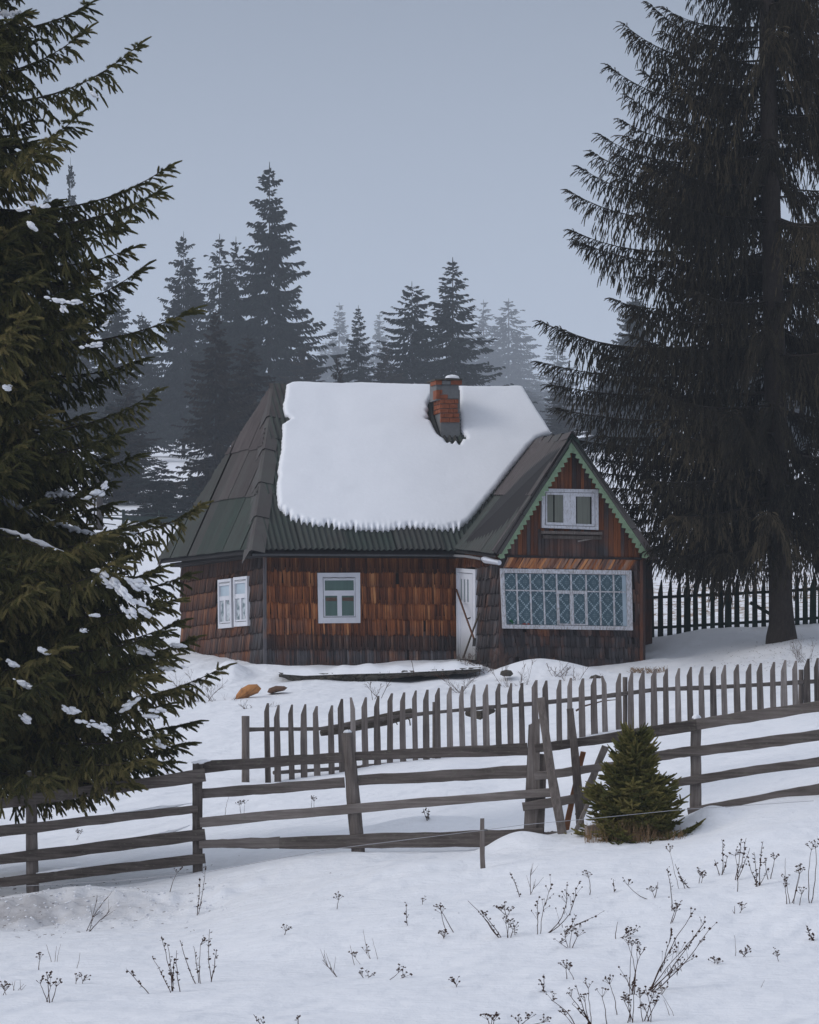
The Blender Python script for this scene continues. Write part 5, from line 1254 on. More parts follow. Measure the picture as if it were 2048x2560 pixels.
        for k in range(22):
            u, v = g.gauss(0, .5), g.gauss(0, .5); cc = c + np.array([u * rx * ct - v * rz * .8 * st, g.uniform(-.04, .04), u * rx * st + v * rz * .8 * ct]); r_ = min(rx, .07) * g.choice([.14, .2, .28, .38, .48])
            V = []
            for i in range(6):
                ph = math.pi * i / 5
                for j in range(9):
                    th_ = 2 * math.pi * j / 9; w_ = g.uniform(.8, 1.2); a, b_, d_ = math.sin(ph) * math.cos(th_) * r_ * 1.5 * w_, math.sin(ph) * math.sin(th_) * r_ * w_, math.cos(ph) * r_ * .7 * w_
                    V.append(cc + np.array([a * ct - d_ * st, b_, a * st + d_ * ct]))
            mb.add(V, [(i * 9 + j, i * 9 + (j + 1) % 9, (i + 1) * 9 + (j + 1) % 9, (i + 1) * 9 + j) for i in range(5) for j in range(9)], (1, 1, 1))
        mb.build('snow_patch', M['tree_snow'], root, True)
left_tree()

# --- big spruce on the right, behind the house
def right_tree():
    TY = 88.6; rs = np.random.RandomState(14); br = []
    def tx(py): return float(np.interp(py, [-1500, 0, 400, 800, 1590], [1885, 1917, 1925, 1934, 1955]))
    def tr(py): return W(tx(py), py, TY)
    spec = [(1626, 10, 120, .30), (1577, 81, 190, .28), (1522, 164, 260, .28), (1560, 60, 150, .3), (1502, 337, 385, .28), (1555, 300, 350, .25), (1451, 418, 480, .26), (1423, 477, 520, .26), (1431, 576, 600, .22), (1440, 600, 640, .2), (1535, 747, 770, .2),
            (1354, 804, 840, .22), (1348, 904, 930, .12), (1375, 960, 980, .10), (1395, 1020, 1030, .12), (1440, 1100, 1090, .1), (1490, 1180, 1160, .1), (1550, 1270, 1240, .1), (1590, 1330, 1290, .08), (1640, 1365, 1310, .06), (1700, 1375, 1320, .05), (1570, 240, 330, .25), (1610, 180, 240, .28), (1480, 380, 430, .25), (1400, 820, 860, .2), (1500, 880, 900, .15), (1530, 430, 470, .2)]
    for (x, y, ys, c) in spec:
        br.append((axis_curve(tr(ys), W(x, y, TY + rs.uniform(-1.2, .4)), c, side=rs.uniform(-.08, .08)), {}))
    for (x, y, ys, dY) in ((1510, 1150, 1120, .5), (1540, 1220, 1190, -.5), (1560, 1260, 1210, .8), (1585, 1300, 1250, -.4), (1600, 1345, 1290, .4), (1625, 1375, 1300, -.9), (1655, 1385, 1320, .9), (1690, 1390, 1330, -1.6), (1740, 1390, 1335, 1.5), (1800, 1385, 1340, -2.2), (1500, 1090, 1060, -.8), (1620, 1200, 1180, -2.0), (1680, 1290, 1250, -2.2), (2060, 1370, 1310, -1.5), (2120, 1300, 1250, -1.5)):
        br.append((axis_curve(tr(ys), W(x, y, TY + dY), .08, side=rs.uniform(-.1, .1)), {'droop': .75, 'hang': .8, 'lat': 1.0, 'tone': rs.uniform(.35, .6)}))
    ry = np.array([-1500, -600, 0, 300, 600, 720, 800, 1000, 1200, 1350, 1420]); rr = np.array([30, 200, 300, 390, 470, 400, 560, 560, 480, 420, 380])
    py = -1350.0
    while py < 1310:
        reach = np.interp(py, ry, rr) / F * TY
        for k in range(2 if py < -100 else 6):
            az = rs.uniform(185, 355) if rs.rand() < .62 else rs.uniform(0, 180); a = math.radians(az); L = reach * rs.uniform(.60, .97); z0 = (HZ - (py + rs.uniform(-18, 18))) / F * TY; p0 = np.array([tr(py)[0], TY, z0])
            slope = np.interp(py, [0, 800, 1400], [.16, .04, -.10]) + rs.uniform(-.08, .08)
            p1 = p0 + np.array([math.cos(a) * L, -math.sin(a) * L, L * slope]); br.append((axis_curve(p0, p1, rs.uniform(.1, .28), side=rs.uniform(-.1, .1)), {'tone': rs.uniform(.2, .7)}))
        py += 66 if py > -100 else 130
    q = dict(t0=.10, ds=.042, lat=.92, lmin=.16, droop=1.25, ts=.075, hang=1.0, tl=.155, upt=.8, fan=.8)
    zt = [1640, 1590, 1560, 1500, 1000, 500, 0, -700, -1450]; rad = [.40, .34, .29, .27, .24, .21, .17, .10, .02]
    make_tree('spruce_tree', W(1955, 1592, TY), [W(tx(y), y, TY) for y in zt], rad, br, q, 'needles_right', 'tall dark brownish spruce with hanging twigs right of the house, trunk before the green fence', 'tree', None, 15, K=10, Rn=.030, sag=.4, wid=.32, brad=.018, latwood=False, core=.40, fwd=.6)
right_tree()

# --- young spruce in front of the fence
def young():
    TY = 46.55; rs = np.random.RandomState(24); br = []; tipy, basey = 1832, 2150; H_ = (basey - tipy) / F * TY
    zb = (HZ - basey) / F * TY; X0 = (1588 - CX) / F * TY
    for i in range(420):
        f = rs.uniform(0, 1) ** 1.0; z0 = zb + H_ * (1 - f) * .0 + H_ * (1 - f ** .8) * .93 + .03; reach = .74 * (1 - (z0 - zb) / H_ * .97) ** .95 * (1 + .12 * math.sin(z0 * 9)) + .02; a = rs.uniform(0, 2 * math.pi); L = reach * rs.uniform(.5, 1.05)
        p0 = np.array([X0, TY, z0]); p1 = p0 + np.array([math.cos(a) * L, math.sin(a) * L, L * rs.uniform(.10, .45) + .10 * (1 - reach / .66)]); br.append((axis_curve(p0, p1, .08), {'tone': rs.uniform(.3, .7), 'lat': .30 * L, 'lmin': .02 + .04 * L}))
    q = dict(t0=.10, ds=.036, lat=.20, lmin=.04, droop=.1, ts=.045, hang=.15, tl=.080)
    o = make_tree('young_spruce', (X0, TY, zb), [np.array([X0, TY, z]) for z in (zb - .1, zb + H_ * .5, zb + H_ * 1.02)], [.03, .018, .006], br, q, 'needles_young', 'small bushy green spruce growing in front of the rail fence', 'young tree', None, 3, K=14, Rn=.022, sag=-.1, wid=.26, brad=.006, latwood=False, core=.5)
    # upright leaders
    mbv = []; tnv = []
    P = np.array([W(x, y, TY) for x, y in ((1583, 1835), (1558, 1840), (1604, 1845), (1590, 1850), (1540, 1885), (1630, 1880), (1560, 1862))]); D = nrm(np.array([[0.0, 0, 1], [-.15, 0, 1], [.08, 0, 1], [.12, .1, 1], [-.7, 0, .8], [.7, 0, .8], [-.3, 0, 1]])); L = np.array([.2, .13, .13, .15, .16, .16, .15])
    v, tn = twig_tris(P, D, L, np.full(len(P), .016), 30, np.full(len(P), .7), rs, 0); me = np_mesh('leaders', v, np.arange(len(v)).reshape(-1, 3), M['needles_young'], np.stack([tn] * 3, 1)); link_mesh('leader_shoots', me, o)
young()

# --- trees on the hill behind, fading into the fog
def far_tree_mesh(seed, H_, Rw, mat='needles_far', dens=1.0, gap=.12, K=7, fork=False, droop=.5, shape=.85):
    """returns (crown mesh, trunk mesh) for a spruce of height H_ and base radius Rw, base at the origin"""
    rs = np.random.RandomState(seed); PV = []; TN = []; nl = int(H_ / .38 * dens); ph = rs.uniform(0, 6.28, 4)
    for i in range(nl):
        f = (i + rs.uniform(0, .8)) / nl; z0 = H_ * (gap + (1 - gap) * f); base = Rw * (1 + .10 * math.sin(f * 47 + ph[3])) * (1 - f) ** shape + .16
        for k in range(int(6 + 4 * (1 - f))):
            a = rs.uniform(0, 2 * math.pi); z0 = H_ * (gap + (1 - gap) * min(.985, max(0, f + rs.uniform(-.03, .03)))); lop = 1 + .28 * math.sin(a * 2 + ph[0] + f * 5) + .22 * math.sin(a * 3 + ph[1] + f * 13)
            L = base * rs.uniform(.6, 1.12) * lop * (1.25 if rs.rand() < .06 else 1)
            up = (.25 if f > .85 else .02) - .18 * (1 - f); p0 = np.array([0, 0, z0]); p1 = p0 + np.array([math.cos(a) * L, math.sin(a) * L, L * (up + rs.uniform(-.1, .1))])
            P = axis_curve(p0, p1, rs.uniform(.15, .35), 6); n = max(6, int(L / .065 * dens)); t = rs.uniform(.1, 1, n); B = interp3(P, t); T = nrm(p1 - p0); S = nrm(np.cross(T, np.array([0, 0, 1.])))
            D = nrm(T * rs.uniform(.3, 1, (n, 1)) + S * rs.uniform(-1, 1, (n, 1)) * (1.1 - t[:, None] * .6) + DOWN * rs.uniform(-.15, droop * 2.2, (n, 1)) * (1.1 - t[:, None] * .7)); LL = (.22 + .48 * (1 - t) * min(1, L / 2)) * rs.uniform(.5, 1.3, n) * min(1, .45 + L / 2)
            B = np.concatenate([B, P[-2:-1]]); D = np.concatenate([D, T[None] + np.array([[0, 0, .25]])]); LL = np.append(LL, .5 * min(1, .3 + L / 2))
            tn = np.clip(rs.normal(.4, .16) + rs.normal(0, .1, n + 1), 0, 1)
            v, tt = twig_tris(B, D, LL, np.full(n + 1, .105), K, tn, rs, .35, .36, .55, .8); PV.append(v); TN.append(tt)
    P = np.array([[0, 0, H_ * .97]]); v, tt = twig_tris(P, np.array([[0, 0, 1.]]), np.array([H_ * .035 + .3]), np.array([.09]), 14, np.array([.4]), rs, 0); PV.append(v); TN.append(tt)
    V = np.concatenate(PV); tn = np.concatenate(TN); cm = np_mesh('crown', V, np.arange(len(V)).reshape(-1, 3), M[mat], np.stack([tn] * 3, 1))
    z = np.linspace(-.8, H_, 8); TV, TF = wood_of(np.stack([z * 0, z * 0, z], 1), H_ * .009, .01, 7); tm = np_mesh('trunk', TV, TF, M['bark'], np.full((len(TV), 3), .45))
    return cm, tm
protos = [far_tree_mesh(101, 20, 4.6), far_tree_mesh(102, 20, 3.6, dens=.85), far_tree_mesh(103, 20, 4.0, 'needles_brown', gap=.05), far_tree_mesh(104, 20, 5.2, dens=.9, shape=.7), far_tree_mesh(105, 8, 2.3, gap=.16, K=8), far_tree_mesh(106, 20, 3.2, dens=.7, K=5)]
print('far tris', [len(p[0].polygons) for p in protos])
def far_tree(k, px, ytop, Y, wpx, label, group, rot=None, ybase=None, sn=1.0):
    H0 = 8 if k == 4 else 20; X = (px - CX) / F * Y; zg = gz(X, Y) if ybase is None else (HZ - ybase) / F * Y; zt = (HZ - ytop) / F * Y; s = max(.2, (zt - zg) / (H0 * 1.03))
    wr = {0: 7.4, 1: 5.9, 2: 6.4, 3: 8.6, 4: 4.2, 5: 5.3}[k]; sxy = (wpx / F * Y) / wr
    root = empty('spruce_tree', (X, Y, zg)); root.scale = (sxy, sxy, s); root.rotation_euler = (0, 0, rot if rot is not None else random.Random(px * 7 + ytop).uniform(0, 6.28)); tag(root, label, 'tree', group)
    for nm, me in (('crown', protos[k][0]), ('trunk', protos[k][1])):
        o = bpy.data.objects.new(nm, me); COL.objects.link(o); o.parent = root
    return root
G1, G2 = 'spruces on the misty hill behind the house', 'faint spruces far off in the fog'
FT = [(0, 674, 396, 318, 300, 'tallest dark spruce behind the left end of the roof'), (1, 590, 585, 322, 190, 'dark lower spruce crown pressed against the left side of the tallest spruce'),
      (0, 459, 572, 345, 215, 'grey hazy spruce, second from the big left tree on the skyline'), (1, 549, 578, 350, 190, 'hazy pointed spruce between the tallest spruce and its grey neighbour'),
      (3, 355, 775, 350, 190, 'short hazy spruce at the left end of the skyline group'), (2, 540, 760, 285, 190, 'nearer dark brownish spruce left of the roof hip'), (2, 320, 930, 300, 150, 'dark spruce above the left part of the distant fence'), (3, 285, 1000, 300, 230, 'broad dark spruce beside the big left tree above the distant fence'),
      (2, 620, 830, 300, 200, 'brownish spruce right behind the roof hip'), (2, 760, 860, 305, 180, 'brownish spruce behind the left part of the roof ridge'),
      (1, 896, 758, 330, 130, 'small dark pointed spruce in the middle gap above the roof'), (2, 845, 875, 300, 90, 'tiny brown spruce just above the snowy ridge'), (3, 1030, 698, 325, 255, 'broad dark brownish spruce left of the chimney'), (1, 1132, 637, 320, 255, 'dark slender spruce rising behind the chimney'), (2, 965, 850, 315, 130, 'low brown spruce between the small pointed and the broad brownish one'),
      (0, 176, 385, 330, 120, 'small spruce top showing left between the near branches'), (1, 280, 660, 320, 190, 'spruce behind the near branches at mid height'), (2, 1398, 935, 330, 130, 'brown grey spruce behind the porch roof, by the right tree'), (1, 80, 700, 325, 200, 'dark spruce mostly hidden by the near branches at the left edge')]
for f in FT: far_tree(f[0], f[1], f[2], f[3] * 1.38 if f[3] > 301 else f[3], f[4], f[5], G1)
FF = [(5, 116, 431, 600, 100, 'pale small spruce top beside the dark one in the upper left gap'), (5, 848, 752, 850, 140, 'faint spruce left of the small dark pointed one'), (5, 950, 777, 900, 120, 'faint spruce right of the small dark pointed one'), (5, 1209, 745, 850, 150, 'faint spruce just right of the slender dark one'), (1, 1272, 742, 820, 190, 'tall faint broad spruce, rightmost in the gap'), (5, 1394, 813, 700, 110, 'faint spruce by the lower branches of the right tree'),
      (1, 815, 850, 950, 150, 'very faint low spruce above the ridge, left of middle'), (5, 1330, 930, 800, 150, 'faint low spruce above the right end of the ridge'), (1, 1160, 800, 950, 170, 'faint spruce hidden behind the slender dark one'), (5, 905, 840, 950, 150, 'very faint spruce behind the small pointed one'), (1, 1060, 820, 900, 170, 'faint spruce between the two dark ones'), (1, 1240, 860, 900, 170, 'faint low spruce between the two faint tall ones'), (5, 1440, 980, 700, 150, 'faint low spruce behind the porch peak')]
for f in FF: far_tree(f[0], f[1], f[2], min(1750, f[3] * 1.92), f[4], f[5], G2)
# dense wood on the hill, out of which the single trees rise
g = random.Random(77); nwood = 0
for i in range(48):
    px = g.uniform(-350, 2500); Y = g.uniform(430, 640)
    if 760 < px < 1500: yt = g.uniform(930, 1010); Y = g.uniform(900, 1300)
    elif px < 760: yt = g.uniform(900, 1060); Y = g.uniform(850, 1350)
    else: yt = g.uniform(650, 1120)
    far_tree(g.choice([0, 1, 2, 3]), px, yt, Y, g.uniform(130, 210), 'dark spruce of the dense wood behind the house and the big trees', 'spruces of the dense wood on the hill')
far_tree(4, 403, 1150, 272, 150, 'small young spruce standing alone above the distant fence', 'small trees by the distant fence', ybase=1322)
far_tree(4, 478, 1190, 279, 110, 'low young spruce by the roof edge at the distant fence', 'small trees by the distant fence', ybase=1300)
for i, (x, yb) in enumerate(((249, 1322), (236, 1335))):
    mb = MB(); Y = 262; w_ = .24 if i == 0 else .07; mb.tube([W(x, yb + 4, Y), W(x + 1, 1200, Y)], [w_, w_ * .7], 8); o = mb.build('bare_tree', M['bark']); tag(o, ('thick bare tree trunk at the distant fence under the near branches', 'thin bare sapling trunk left of the thick one at the distant fence')[i], 'tree')

# ------------------------------------------------------------------ dry weeds and shrubs
wr_ = random.Random(31)
def stem(mb, base, tip, r, kind, g, curve=0.0, sc=1.0):
    n = 7; P = []; d = tip - base; perp = unit(np.array([d[2], 0, -d[0]]) + 1e-6); L = np.linalg.norm(d)
    for i in range(n + 1):
        t = i / n; P.append(base + d * t + perp * curve * L * math.sin(math.pi * t) + np.array([g.uniform(-1, 1), g.uniform(-1, 1), 0]) * L * .012 * (0 < i < n))
    mb.tube(P, [r * (1 - .55 * i / n) for i in range(n + 1)], 4)
    dirn = unit(P[-1] - P[-2])
    if kind == 'spike':
        for k in range(int(6 + L * 22)):
            t = g.uniform(.15, 1); p = base + d * t + perp * curve * L * math.sin(math.pi * t); s_ = np.array([g.uniform(-1, 1), g.uniform(-1, 1), g.uniform(-.3, 1)]); s_ = unit(s_)
            l = g.uniform(.012, .035) * sc; w_ = unit(np.cross(s_, dirn) + 1e-6) * l * .3; mb.add([p, p + s_ * l * .5 + w_, p + s_ * l, p + s_ * l * .5 - w_], [(0, 1, 2, 3)])
            if g.random() < .35: mb.blob(p + s_ * l * .6, g.uniform(.005, .010) * sc, g)
    elif kind == 'umbel':
        for k in range(g.randint(5, 9)):
            s_ = unit(np.array([g.uniform(-1, 1), g.uniform(-1, 1), g.uniform(.1, 1.2)])); l = g.uniform(.02, .055) * sc; q = P[-1] + s_ * l; mb.tube([P[-1] - dirn * .02, q], .0016, 3)
            for _ in range(2): mb.blob(q + np.array([g.uniform(-1, 1), g.uniform(-1, 1), g.uniform(-.5, .5)]) * .010, g.uniform(.004, .009) * sc, g, sq=.8)
    elif kind == 'fan':
        for k in range(int(4 + L * 9)):
            t = g.uniform(.35, 1); p = base + d * t + perp * curve * L * math.sin(math.pi * t); s_ = unit(dirn + np.array([g.uniform(-1, 1), g.uniform(-1, 1), g.uniform(-.2, .8)])); l = g.uniform(.03, .10) * sc; q = p + s_ * l; mb.tube([p, q], .0016, 3); mb.blob(q, g.uniform(.005, .010) * sc, g)
        for k in range(int(L * 10)):   # hanging dry leaves
            t = g.uniform(.1, .7); p = base + d * t + perp * curve * L * math.sin(math.pi * t); l = g.uniform(.03, .06); q = p + np.array([g.uniform(-.3, .3) * l, 0, -l]); mb.add([p, p + np.array([.004, 0, -l * .5]), q, p + np.array([-.004, 0, -l * .5])], [(0, 1, 2, 3)])
        mb.blob(P[-1], .010 * sc, g)
    elif kind == 'bare':
        for k in range(int(3 + L * 5)):
            t = g.uniform(.3, .95); p = base + d * t + perp * curve * L * math.sin(math.pi * t); s_ = unit(dirn + np.array([g.uniform(-.9, .9), g.uniform(-.6, .6), g.uniform(0, .4)])); l = g.uniform(.05, .13) * sc; mb.tube([p, p + s_ * l * .5, p + s_ * l + np.array([0, 0, .01])], [.003, .0022, .0012], 3)
def weed(base, tips, kind, label, mat='weed', r=.0042, cat='dry weed', sc=1.0, Y=None, spread=.04, grp='dry weeds sticking out of the foreground snow'):
    b = gpt(*base, 30, 60) if Y is None else W(base[0], base[1], Y); mb = MB()
    for i, t in enumerate(tips):
        k = t[2] if len(t) > 2 else kind; cv = t[3] if len(t) > 3 else wr_.uniform(-.05, .05); bb = b + np.array([wr_.uniform(-1, 1) * spread * (len(tips) > 1), wr_.uniform(-1, 1) * spread * (len(tips) > 1), 0])
        bb[2] = (gz(bb[0], bb[1]) if Y is None else bb[2]) - .03; stem(mb, bb, W(t[0], t[1], b[1] + wr_.uniform(-.05, .05)), r * wr_.uniform(.8, 1.1), k, wr_, cv, sc)
    o = mb.build('dry_weed', M[mat]); return tag(o, label, cat, grp)
WD = [((220, 2329), [(270, 2242), (275, 2278), (243, 2250)], 'bare', 'forked bare sapling leaning right on the left snow bank'),
      ((487, 2289), [(513, 2159), (500, 2200)], 'spike', 'tall leafy stalk leaning against the second fence post foot'), ((423, 2232), [(445, 2180)], 'umbel', 'single thin stem with a small head on the bank left of the second post'),
      ((442, 2480), [(404, 2340), (418, 2360), (442, 2376), (436, 2400)], 'spike', 'thick cluster of tall brown seed stalks, lower left'), ((430, 2482), [(380, 2391)], 'spike', 'stalk leaning left just beside the thick lower left cluster'), ((380, 2485), [(316, 2423)], 'spike', 'low stalk slanting far to the left, lower left'),
      ((502, 2459), [(451, 2352), (502, 2358, 'umbel'), (484, 2365)], 'spike', 'middle cluster of tall stalks in the lower left group'), ((528, 2455), [(524, 2325), (541, 2373)], 'spike', 'straight upright pair of tall stalks, right end of the lower left group'),
      ((119, 2507), [(100, 2455), (119, 2444), (128, 2462), (142, 2462)], 'umbel', 'low plant with broad dark flower heads near the left bottom'), ((199, 2460), [(191, 2450), (207, 2450)], 'umbel', 'tiny pair of dark seed heads just above the snow, left'), ((135, 2406), [(116, 2362), (141, 2365), (152, 2360)], 'none', 'few pale grass blades above the broad flower heads'),
      ((97, 2425), [(100, 2395)], 'umbel', 'tiny dry sprig left of the pale grass blades'), ((190, 2422), [(200, 2382)], 'none', 'single pale grass blade right of the small seed heads'), ((709, 2338), [(716, 2324)], 'umbel', 'tiny dark sprig alone in the open snow left of centre'), ((843, 2274), [(848, 2246)], 'umbel', 'small curved sprig alone in the snow near the centre'),
      ((1020, 2315), [(1015, 2256)], 'spike', 'thin straight lone stem at the centre of the snow'), ((898, 2414), [(875, 2362), (886, 2390, 'umbel')], 'none', 'two crossing thin stems, left of the centre bottom'), ((938, 2398), [(908, 2324), (930, 2345), (915, 2380, 'umbel')], 'none', 'thin tall grass with one seed head, left of the centre bottom'),
      ((840, 2442), [(806, 2400), (826, 2418)], 'bare', 'low stalk slanting left in the lower middle'), ((914, 2446), [(905, 2440), (925, 2440)], 'umbel', 'flat small heads barely above the snow, lower middle'), ((962, 2452), [(1000, 2428), (1010, 2444)], 'umbel', 'stem lying almost flat with dark heads, lower middle'),
      ((660, 2568), [(634, 2536), (650, 2545)], 'spike', 'stub of a stalk at the bottom edge, left of centre'), ((746, 2566), [(745, 2538)], 'spike', 'short upright stub at the bottom edge'), ((1057, 2262), [(1057, 2252)], 'umbel', 'tiny dark tuft right of the centre, up the slope'),
      ((1130, 2333), [(1098, 2270), (1103, 2280)], 'umbel', 'slim stem with a dark head bending left below the stake'), ((1250, 2346), [(1202, 2275), (1170, 2252, 'none'), (1208, 2290, 'umbel')], 'spike', 'long stalk slanting left, below and right of the stake'), ((1265, 2288), [(1250, 2275), (1262, 2272), (1275, 2276)], 'umbel', 'low spreading head of small dark seeds right of the slanting stalk'),
      ((1275, 2345), [(1264, 2305), (1272, 2308), (1285, 2320)], 'umbel', 'small plant with a dark head in the middle of the right slope'), ((1288, 2342), [(1282, 2302)], 'spike', 'short leafy stalk beside the small dark headed plant'),
      ((1345, 2337), [(1380, 2212, 'fan', -.05), (1343, 2254, 'fan')], 'fan', 'upright half of the big arching seed plant below the young spruce'), ((1362, 2336), [(1440, 2222, 'fan', .16), (1418, 2213, 'fan', .14)], 'fan', 'arching half of the big seed plant, bending to the right'), ((1302, 2243), [(1275, 2181)], 'spike', 'slanting stalk in the snow right of the stake'),
      ((1330, 2237), [(1328, 2172), (1338, 2212)], 'bare', 'thin upright stem left of the young spruce foot'), ((1475, 2239), [(1471, 2190)], 'umbel', 'thin lone stem just below the young spruce'), ((1536, 2232), [(1534, 2198)], 'spike', 'short straight stalk below the young spruce'), ((1404, 2331), [(1440, 2290), (1490, 2291, 'fan')], 'spike', 'two stalks slanting right beside the big arching plant'),
      ((1428, 2371), [(1412, 2340), (1430, 2325), (1445, 2338), (1400, 2358)], 'umbel', 'dense dark headed plant below the slanting stalks'), ((1537, 2347), [(1570, 2328), (1575, 2338), (1545, 2305, 'none'), (1588, 2330)], 'umbel', 'low twiggy tangle in the middle of the right slope'), ((1638, 2245), [(1567, 2210, 'umbel', -.1), (1645, 2205, 'none'), (1630, 2226)], 'umbel', 'low stem lying to the left with a dark head, right slope'),
      ((1680, 2278), [(1669, 2170)], 'spike', 'tall slim lone seed spike in the right part of the slope'), ((1700, 2222), [(1674, 2127, 'umbel')], 'none', 'tall thin stem with a small head near the dead grass patch'), ((1722, 2222), [(1688, 2160), (1700, 2190)], 'spike', 'thin stalk slanting left, beside the tall thin stem'), ((1754, 2208), [(1752, 2186), (1758, 2192)], 'umbel', 'short pale headed sprig right of the thin stalks'),
      ((1796, 2189), [(1805, 2098), (1787, 2150), (1820, 2140)], 'spike', 'left stalks of the tall brown clump at the right'), ((1846, 2199), [(1866, 2095), (1853, 2100), (1875, 2120)], 'spike', 'densest middle stalks of the tall brown clump at the right'), ((1892, 2216), [(1908, 2103), (1885, 2130), (1870, 2150), (1920, 2170)], 'spike', 'spreading right stalks of the tall brown clump at the right'),
      ((1843, 2230), [(1838, 2135, 'umbel')], 'umbel', 'flat headed stem in front of the tall brown clump'), ((1925, 2200), [(1938, 2145, 'umbel'), (1915, 2160)], 'umbel', 'flat headed thin stem right of the tall brown clump'), ((1964, 2190), [(1964, 2146)], 'none', 'thin single blade between the brown clump and the right edge'), ((1974, 2261), [(1967, 2200), (1962, 2215)], 'umbel', 'upright stem with dark head, first of three near the right edge'),
      ((1986, 2260), [(2003, 2172), (2000, 2180)], 'umbel', 'tall stem with dark head, second of three near the right edge'), ((2000, 2264), [(2006, 2232)], 'umbel', 'short stem, third of three near the right edge'), ((2033, 2258), [(2039, 2115), (2030, 2120)], 'umbel', 'tallest stem with forked dark head at the right edge'), ((1845, 2285), [(1837, 2265, 'none'), (1856, 2272), (1832, 2275, 'none')], 'umbel', 'tiny sprig with one dark head below the brown clump'),
      ((2040, 2350), [(2015, 2312), (2020, 2322), (2030, 2335)], 'spike', 'leafy sprig leaning left at the right edge, low'), ((1838, 2392), [(1836, 2338)], 'none', 'thin upright bare stem in the lower right snow'), ((1862, 2394), [(1870, 2380), (1858, 2386)], 'umbel', 'low dark head beside the thin bare stem'), ((1790, 2411), [(1788, 2404), (1796, 2406)], 'umbel', 'tiny flat dark tuft in the lower right'), ((1948, 2404), [(1942, 2388)], 'umbel', 'tiny sprig far in the lower right'),
      ((1898, 2471), [(1912, 2450)], 'none', 'short bent blade in the lower right snow'), ((1624, 2477), [(1730, 2284, 'fan', -.02), (1763, 2305, 'fan', .02), (1775, 2322, 'fan', .05), (1740, 2340), (1680, 2330), (1706, 2410)], 'fan', 'largest fan shaped seed plant, spreading up to the right'), ((1582, 2487), [(1570, 2358, 'umbel', .08), (1581, 2360, 'umbel'), (1594, 2366, 'umbel'), (1603, 2384, 'umbel'), (1562, 2440)], 'fan', 'upright dark plant left of the largest fan shaped one'),
      ((1618, 2556), [(1600, 2490), (1618, 2484), (1632, 2492), (1640, 2510), (1612, 2520)], 'umbel', 'dense plant of broad dark heads at the bottom below the fan shaped one'), ((1576, 2556), [(1560, 2500), (1570, 2505), (1578, 2512), (1584, 2466)], 'umbel', 'shorter dark headed plant at the bottom, left of the dense one'), ((1543, 2540), [(1523, 2456)], 'umbel', 'single tall stem with flat head at the bottom'),
      ((1484, 2566), [(1440, 2462), (1462, 2500, 'umbel'), (1470, 2466, 'umbel'), (1425, 2488, 'umbel'), (1430, 2510)], 'spike', 'loose tall group of stalks at the bottom edge'), ((1434, 2566), [(1378, 2500, 'umbel', .08), (1410, 2535)], 'umbel', 'stem arching left at the bottom edge'), ((1518, 2566), [(1505, 2488)], 'umbel', 'straight thin stem with head at the bottom edge'), ((1359, 2481), [(1360, 2436), (1352, 2450), (1350, 2480, 'none')], 'spike', 'short leafy spike in the lower middle right'),
      ((1428, 2448), [(1415, 2418), (1420, 2422)], 'umbel', 'small leaning stem with a dark head above the bottom group'), ((1140, 2470), [(1137, 2455), (1145, 2460)], 'umbel', 'small dark tuft left of centre near the bottom'), ((1107, 2350), [(1106, 2338), (1112, 2340)], 'umbel', 'tiny dry tuft under the slim bending stem'), ((1226, 2566), [(1218, 2545), (1230, 2546), (1236, 2548)], 'umbel', 'broad dark head cut by the bottom edge, centre'),
      ((1300, 2568), [(1295, 2552), (1325, 2545), (1362, 2556)], 'umbel', 'reddish low heads at the bottom edge right of centre'), ((1684, 2540), [(1652, 2482, 'umbel'), (1660, 2500, 'none')], 'none', 'thin stems slanting left at the bottom right'), ((1683, 2308), [(1695, 2266), (1688, 2275)], 'umbel', 'pale headed sprig beneath the lone seed spike'),
      ((43, 2478), [(30, 2455), (50, 2450), (60, 2460), (38, 2452), (66, 2462)], 'none', 'dry grass tuft near the left edge'), ((10, 2488), [(8, 2470), (14, 2474)], 'umbel', 'tiny sprig at the left edge'), ((1065, 2052), [(1058, 2022), (1065, 2018), (1072, 2022)], 'spike', 'small leafy stub in the snow seen between the fence rails')]
for w_ in WD: weed(w_[0], w_[1], w_[2], w_[3], 'weed_thin' if w_[2] == 'none' else 'weed', r=.0030 if w_[2] == 'none' else .0048, sc=1.35)
for (b, tp, k, lb) in (((197, 2095), [(196, 2080), (203, 2082)], 'umbel', 'small dried flower seen between the left fence rails'), ((118, 2192), [(122, 2165)], 'umbel', 'small stem behind the lowest left fence rail'), ((608, 2045), [(603, 2008), (612, 2006), (598, 2010)], 'umbel', 'thin dried flowers behind the middle bay of the fence'), ((563, 2038), [(572, 1992)], 'none', 'slanting blade behind the middle bay of the fence'), ((784, 2020), [(786, 2000), (780, 1996)], 'umbel', 'dark small sprig behind the fence left of the leaning post'), ((2005, 1745), [(2006, 1730), (2002, 1735)], 'umbel', 'dark sprig by the pickets at the right edge')):
    weed(b, tp, k, lb, 'weed_thin' if k == 'none' else 'weed', r=.003, Y=52 if b[1] > 1800 else 71, grp='dried plants beyond the rail fence')
# pale grass at the foot of the young spruce
mb = MB(); g = random.Random(9)
for i in range(420):
    x = g.uniform(1462, 1712); Y = g.uniform(45.95, 46.35); X = (x - CX) / F * Y; z = gz(X, Y) - .02; h = g.uniform(.04, .30) * (1 if x < 1640 else .5); a = g.uniform(-.35, .35) * h
    p = np.array([X, Y, z]); mb.tube([p, p + np.array([a * .4, 0, h * .6]), p + np.array([a, g.uniform(-.03, .03), h])], [.0028, .002, .0008], 3)
o = mb.build('dry_grass', M['weed_pale']); tag(o, 'dry reddish brown grass around the foot of the young spruce', 'grass', kind='stuff')
